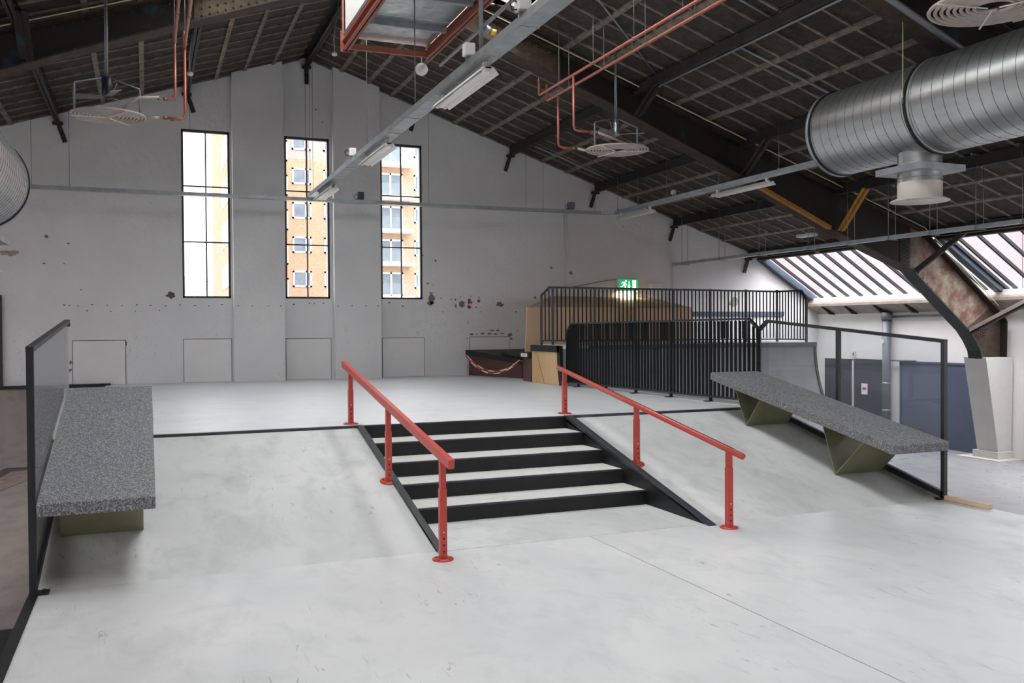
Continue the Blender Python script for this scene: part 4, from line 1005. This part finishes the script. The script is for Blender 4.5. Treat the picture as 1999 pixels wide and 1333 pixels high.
# copper pipes
def valve(parent, p, s_=.03):
    p = Vector(p); MB().lathe(p, [(0, -s_), (s_*.9, -s_*.7), (s_*.9, s_*.7), (0, s_)], 8, 'x').build('valve', M_brass, parent)
def pipe_run(label, x, z, yend, drop_y, zdrop, xout, s_):
    t = thing('copper_pipe', label, 'pipe', (x, yend, zdrop), 'pink copper pipes feeding the fan coils')
    MB().tube([(x, yend, z+.22), (x, yend, z+.02), (x, yend-.03, z), (x, 2.5, z)], .024, 8).build('main_pipe', M_copper, t)
    MB().lathe((x, yend, z+.22), [(0, 0), (.028, 0), (.022, .10), (0, .11)], 8).build('air_vent', M_brass, t)
    xo = x+s_*.06
    MB().tube([(x, drop_y, z), (x, drop_y, zdrop+.08), (x+s_*.02, drop_y, zdrop+.02), (x+s_*.08, drop_y, zdrop), (xout, drop_y, zdrop)], .021, 8).build('drop_pipe', M_copper, t)
    valve(t, (xout, drop_y, zdrop)); valve(t, (xout+s_*.08, drop_y, zdrop), .024)
    for y in [14.3-1.3*k for k in range(7)]:
        MB().tube([(x, y, z), (x, y, roof(x)+.3 if (SKX0 < x < SKX1 and y < SKY1) else roof(x)-.0)], .007, 5).build('hanger_rod', M_rod, t)
        MB().lathe((x, y, z), [(.026, -.012), (.030, -.012), (.030, .012), (.026, .012)], 10, 'y').build('pipe_clamp', M_rod, t)
pipe_run('pink copper pipe on the right, left one of the pair', 6.67, 6.19, 15.16, 13.73, 5.265, 7.02, 1)
pipe_run('pink copper pipe on the right, right one of the pair', 6.86, 6.125, 15.24, 14.75, 5.19, 7.17, 1)
pipe_run('pink copper pipe on the left, left one of the pair', .44, 6.22, 14.65, 14.3, 5.36, .30, -1)
pipe_run('pink copper pipe on the left, right one of the pair', .585, 6.20, 14.72, 14.5, 5.13, .30, -1)

# ================================================================== RED STEEL FRAME WITH PANELS UNDER THE RIDGE
rs = thing('suspended_frame', 'red steel frame holding metal panels under the ridge skylight', 'frame', (3.55, 12, 6.2))
zb = 6.25; xl, xr_ = 2.90, 4.22; yf = 13.95
for x in (xl, xr_):
    o = MB(); o.box(x-.05, x+.05, 4, yf, zb, zb+.02); o.box(x-.008, x+.008, 4, yf, zb, zb+.16); o.box(x-.05, x+.05, 4, yf, zb+.14, zb+.16); o.build('side_beam', M_redsteel2 if False else mat('red_oxide_steel', '#93503f', '#884838', 5, .5), rs)
box('end_beam', MATS['red_oxide_steel'], xl, xr_, yf-.06, yf, zb+.02, zb+.10, rs); box('end_plate', MATS['red_oxide_steel'], xl-.08, xl+.06, yf, yf+.02, zb-.02, zb+.30, rs)
for k in range(8):
    y1 = yf-.1-k*1.2
    box('deck_panel', M_galv, xl+.05, xr_-.05, y1-1.18, y1, zb+.17, zb+.20, rs)
    box('cross_bar', M_tray, xl+.05, xr_-.05, y1-1.0, y1-.93, zb+.09, zb+.17, rs)
    box('side_panel', M_white, xl-.025, xl-.005, y1-1.18, y1, zb+.2, zb+1.3, rs)
    box('side_panel', M_white, xr_+.005, xr_+.025, y1-1.18, y1, zb+.2, zb+1.3, rs)
MB().bar((xl-.035, 4, zb+.22), (xl-.035, yf-.08, zb+.22), .03, .05).build('rail', M_galv, rs)
MB().bar((xl-.04, yf+.005, zb+.25), (xl-.04, yf+.005, zb+1.3), .03, .03).build('corner_post', MATS['red_oxide_steel'], rs)
for x in (xl, xr_):
    for y in (13.5, 9.5): MB().tube([(x, y, zb+.16), (x, y, roof(3.5)-.2)], .012, 6).build('hanger_rod', M_rod, rs)
cg = thing('globe_conduit', 'grey conduit with a yellow plug beside the red steel frame', 'conduit', (4.25, 12, 6.1))
MB().tube([(4.31, 13.62, 6.08), (4.31, 9.0, 6.08), (4.31, 5, 6.08)], .026, 8).build('conduit', M_conduit, cg)
MB().lathe((4.31, 11.7, 6.08), [(.034, -.06), (.036, 0), (.034, .06)], 10, 'y').build('tee', M_conduit, cg)
MB().tube([(4.33, 11.65, 6.06), (4.40, 11.62, 6.0)], .05, 10).build('socket', M_conduit, cg); MB().tube([(4.40, 11.62, 6.01), (4.47, 11.60, 5.99)], .04, 10).build('plug', M_yplug, cg)
gl = thing('globe_lamp', 'white globe hanging below the red steel frame', 'lamp', (4.10, 13.95, 5.98))
MB().lathe((4.09, 13.9, 6.07), [(0.10*math.sin(math.pi*k/12), .10*-math.cos(math.pi*k/12)) for k in range(13)], 20).build('globe', M_white, gl); MB().tube([(4.09, 13.9, 6.16), (4.09, 13.9, 6.34)], .008, 6).build('stem', M_white, gl)
vc = MB().tube([(3.42, 9.33, ZT1+.04), (3.42, 9.33, 7.4)], .026, 8).build('riser_conduit', M_conduit, None, label='vertical grey conduit rising from the middle tray beside the red frame', category='conduit')
MB().tube([(4.0, 9.3, 6.05), (5.6, 9.3, 6.0)], .03, 8).build('cross_conduit', M_conduit, None, label='short grey cross conduit behind the middle tray', category='conduit')
# pendant bulbs and roof conduits
def pendant(label, x, y, z, ztop):
    t = thing('pendant_bulb', label, 'lamp', (x, y, z), 'bare pendant lamp holders near the ridge')
    MB().tube([(x, y, z+.05), (x-.02, y-.05, z+.3), (x+.06, y-.2, ztop)], .012, 6).build('flex', M_conduit, t)
    MB().lathe((x, y, z), [(0, -.035), (.04, -.02), (.055, .0), (.05, .03), (.015, .06), (0, .06)], 14).build('holder', M_diff, t)
pendant('small pendant lamp beside the left copper pipes', .78, 17.1, 6.50, 7.35); pendant('small pendant lamp just right of the ridge beam', 3.34, 17.1, 7.12, 8.1)
def conduit(label, pts, r=.018, m=None):
    MB().tube(pts, r, 6).build('roof_conduit', m or M_conduit, None, label=label, category='conduit')
conduit('thick grey pipe along the near portal frame above the big duct', [(7.6, 8.55, 6.24), (8.5, 8.55, 5.905), (11.5, 8.55, 4.68)], .045)
conduit('thin dark conduit on the right roof slope near the picture top', [(7.7, 11.05, roof(7.7)-.05), (8.75, 11.06, roof(8.75)-.05)], .02)
conduit('thin dark conduit on the right slope behind the right copper pipes', [(6.3, 12.6, roof(6.3)-.05), (8.6, 14.3, roof(8.6)-.05)], .018)
conduit('thin dark conduit on the right slope ending at the big duct', [(8.87, 12.17, roof(8.87)-.05), (11.5, 12.1, roof(11.5)-.05)], .022)
conduit('thin grey conduit clipped along the second right purlin', [(8.66, 14.3, roof(8.66)-.24), (8.66, 6.0, roof(8.66)-.24)], .022)
conduit('thin dark conduit across the far right slope near the back wall', [(8.9, 20.5, roof(8.9)-.06), (11.2, 20.55, roof(11.2)-.06)], .022)
MB().tube([(13.4, 15.68, 3.66), (13.4, 15.68, 3.60)], .012, 6).lathe((13.4, 15.68, 3.57), [(0, -.05), (.04, -.035), (.05, 0), (.04, .035), (0, .05)], 14).build('small_spotlight', M_brass, None, label='small round spotlight under the slim tray before the skylight', category='light')
box('roof_heater', M_hatch, 13.85, 14.05, 16.4, 16.9, 4.0, 4.06, label='white slim box hanging under the roof above the slim tray', category='box')
MB().tube([(14.0, 15.6, roof(14.0)-.05), (14.0, 15.6, 3.72)], .028, 8).build('drop_conduit', M_diff, None, label='beige conduit dropping from the roof left of the yellow brace', category='conduit')

# ================================================================== OUTSIDE
def brickmat():
    m = bpy.data.materials.new('orange_brick'); m.use_nodes = True; nt = m.node_tree; N = nt.nodes; L = nt.links; b = N['Principled BSDF']
    tc = N.new('ShaderNodeTexCoord'); mp = N.new('ShaderNodeMapping'); L.new(tc.outputs['Object'], mp.inputs[0]); mp.inputs['Rotation'].default_value = (math.pi/2, 0, 0)
    br = N.new('ShaderNodeTexBrick'); br.inputs['Scale'].default_value = 3.2; br.inputs['Color1'].default_value = (*rgb('#c9a98c'), 1); br.inputs['Color2'].default_value = (*rgb('#b8977b'), 1); br.inputs['Mortar'].default_value = (*rgb('#c9b8a6'), 1)
    br.inputs['Mortar Size'].default_value = .02
    L.new(mp.outputs[0], br.inputs['Vector']); L.new(br.outputs[0], b.inputs['Base Color']); b.inputs['Roughness'].default_value = .9
    return m
M_brick = brickmat(); M_gbrick = mat('grey_brick', '#b9b4ad', '#a9a49d', 5, .9)
box('street', M_street, -120, 160, YW+.5, 260, -1.6, -1.5, kind='structure')
BY = 75.0
ab = thing('apartment_block', 'orange brick apartment block with white windows and balconies beyond the windows', 'building', (17, BY, -1.5))
box('wall', M_brick, 9.6, 40, BY, BY+12, -1.5, 15.76, ab); box('upper_wall', M_gbrick, 9.6, 40, BY, BY+12, 15.76, 22, ab)
def bwin(x0, x1, z0, z1, y=BY, split=.72):
    f = MB(); q = .14
    f.box(x0, x1, y-.06, y, z0, z0+q); f.box(x0, x1, y-.06, y, z1-q, z1); f.box(x0, x0+q, y-.06, y, z0, z1); f.box(x1-q, x1, y-.06, y, z0, z1)
    xm = x0+(x1-x0)*split; f.box(xm-.07, xm+.07, y-.06, y, z0, z1)
    w_ = f.build('window', M_bwhite, ab)
    MB().add([(x0+q, y-.02, z0+q), (x1-q, y-.02, z0+q), (x1-q, y-.02, z1-q), (x0+q, y-.02, z1-q)], [(0, 1, 2, 3)]).build('pane', M_bglass, w_)
for k in range(-1, 6):
    zc_ = 15.05-2.78*k
    if zc_ < 1: continue
    bwin(11.1, 12.62, zc_-1.32, zc_); bwin(13.65, 15.2, zc_-1.32, zc_-.02); bwin(9.9, 10.75, zc_-2.3, zc_-.6)
    bwin(21.3, 22.8, zc_-1.35, zc_-.03)
    if k < 4:
        zf_ = zc_-2.15
        bwin(18.2, 20.3, zf_+.15, zf_+2.15, split=.5)
        box('balcony_slab', M_bwhite, 17.6, 21.0, BY-1.3, BY, zf_-.12, zf_+.14, ab)
        MB().add([(17.6, BY-1.28, zf_+.14), (20.95, BY-1.28, zf_+.14), (20.95, BY-1.28, zf_+1.15), (17.6, BY-1.28, zf_+1.15)], [(0, 1, 2, 3)]).build('balcony_glass', M_balc, ab)
        MB().add([(20.95, BY-1.28, zf_+.14), (20.95, BY, zf_+.14), (20.95, BY, zf_+1.15), (20.95, BY-1.28, zf_+1.15)], [(0, 1, 2, 3)]).build('balcony_glass', M_balc, ab)
    else: bwin(18.7, 20.1, zc_-1.6, zc_-.25)
wg = thing('brick_wing', 'narrow orange brick wing of the apartment block seen through the left window', 'building', (6.6, 62, -1.5))
box('wall', mat('wing_brick', '#b0957d', '#a1866f', 2, .9), 5.2, 8.2, 58, 79, -1.5, 20.5, wg)
for k in range(7):
    z = 2.0+k*2.85
    for j in range(4):
        y = 61.5+j*1.9+(8 if False else 0)
        w_ = box('window', M_bwhite, 5.14, 5.2, y, y+1.1, z, z+1.6, wg); box('pane', M_bglass, 5.13, 5.145, y+.12, y+.98, z+.12, z+1.48, w_)
bd = thing('far_bridge', 'pale arched steel bridge far away in the left window', 'bridge', (4, 160, 0))
def arch(zoff): return [(-12+2*k, 160, 6.0+zoff+2.2*math.sin((k+3)/16*math.pi)) for k in range(14)]
MB().tube(arch(3.2), .25, 6).build('top_chord', M_bridge, bd); MB().tube(arch(0), .3, 6).build('deck', M_bridge, bd)
for k in range(14):
    a, b = arch(0)[k], arch(3.2)[k]; MB().tube([a, b], .12, 5).build('hanger', M_bridge, bd)
for x in (-10, 12): MB().box(x-.6, x+.6, 159.4, 160.6, -1.5, 7.5).build('pier', M_bridge, bd)
sh = thing('far_shed', 'low dull red shed at the foot of the left window', 'building', (2, 120, -1.5)); box('wall', mat('dull_red', '#a08080', None, rough=.9), -6, 9.5, 120, 130, -1.5, 3.5, sh); box('roof', M_bridge, -6.4, 9.8, 119.6, 130.4, 3.5, 4.3, sh)

nb = thing('neighbour_building', 'pale building standing outside the right eave skylights', 'building', (32, 12, -1.5))
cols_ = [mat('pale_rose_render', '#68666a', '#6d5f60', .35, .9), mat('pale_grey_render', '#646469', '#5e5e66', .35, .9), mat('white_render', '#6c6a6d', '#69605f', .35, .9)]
rn = random.Random(5); y = -6.0
while y < 60:
    w_ = rn.uniform(2.0, 5.5)
    box('facade_panel', rn.choice(cols_), 28+rn.uniform(-.2, .2), 29.5, y, y+w_-.05, -1.5, rn.uniform(5.9, 6.5), nb); y += w_
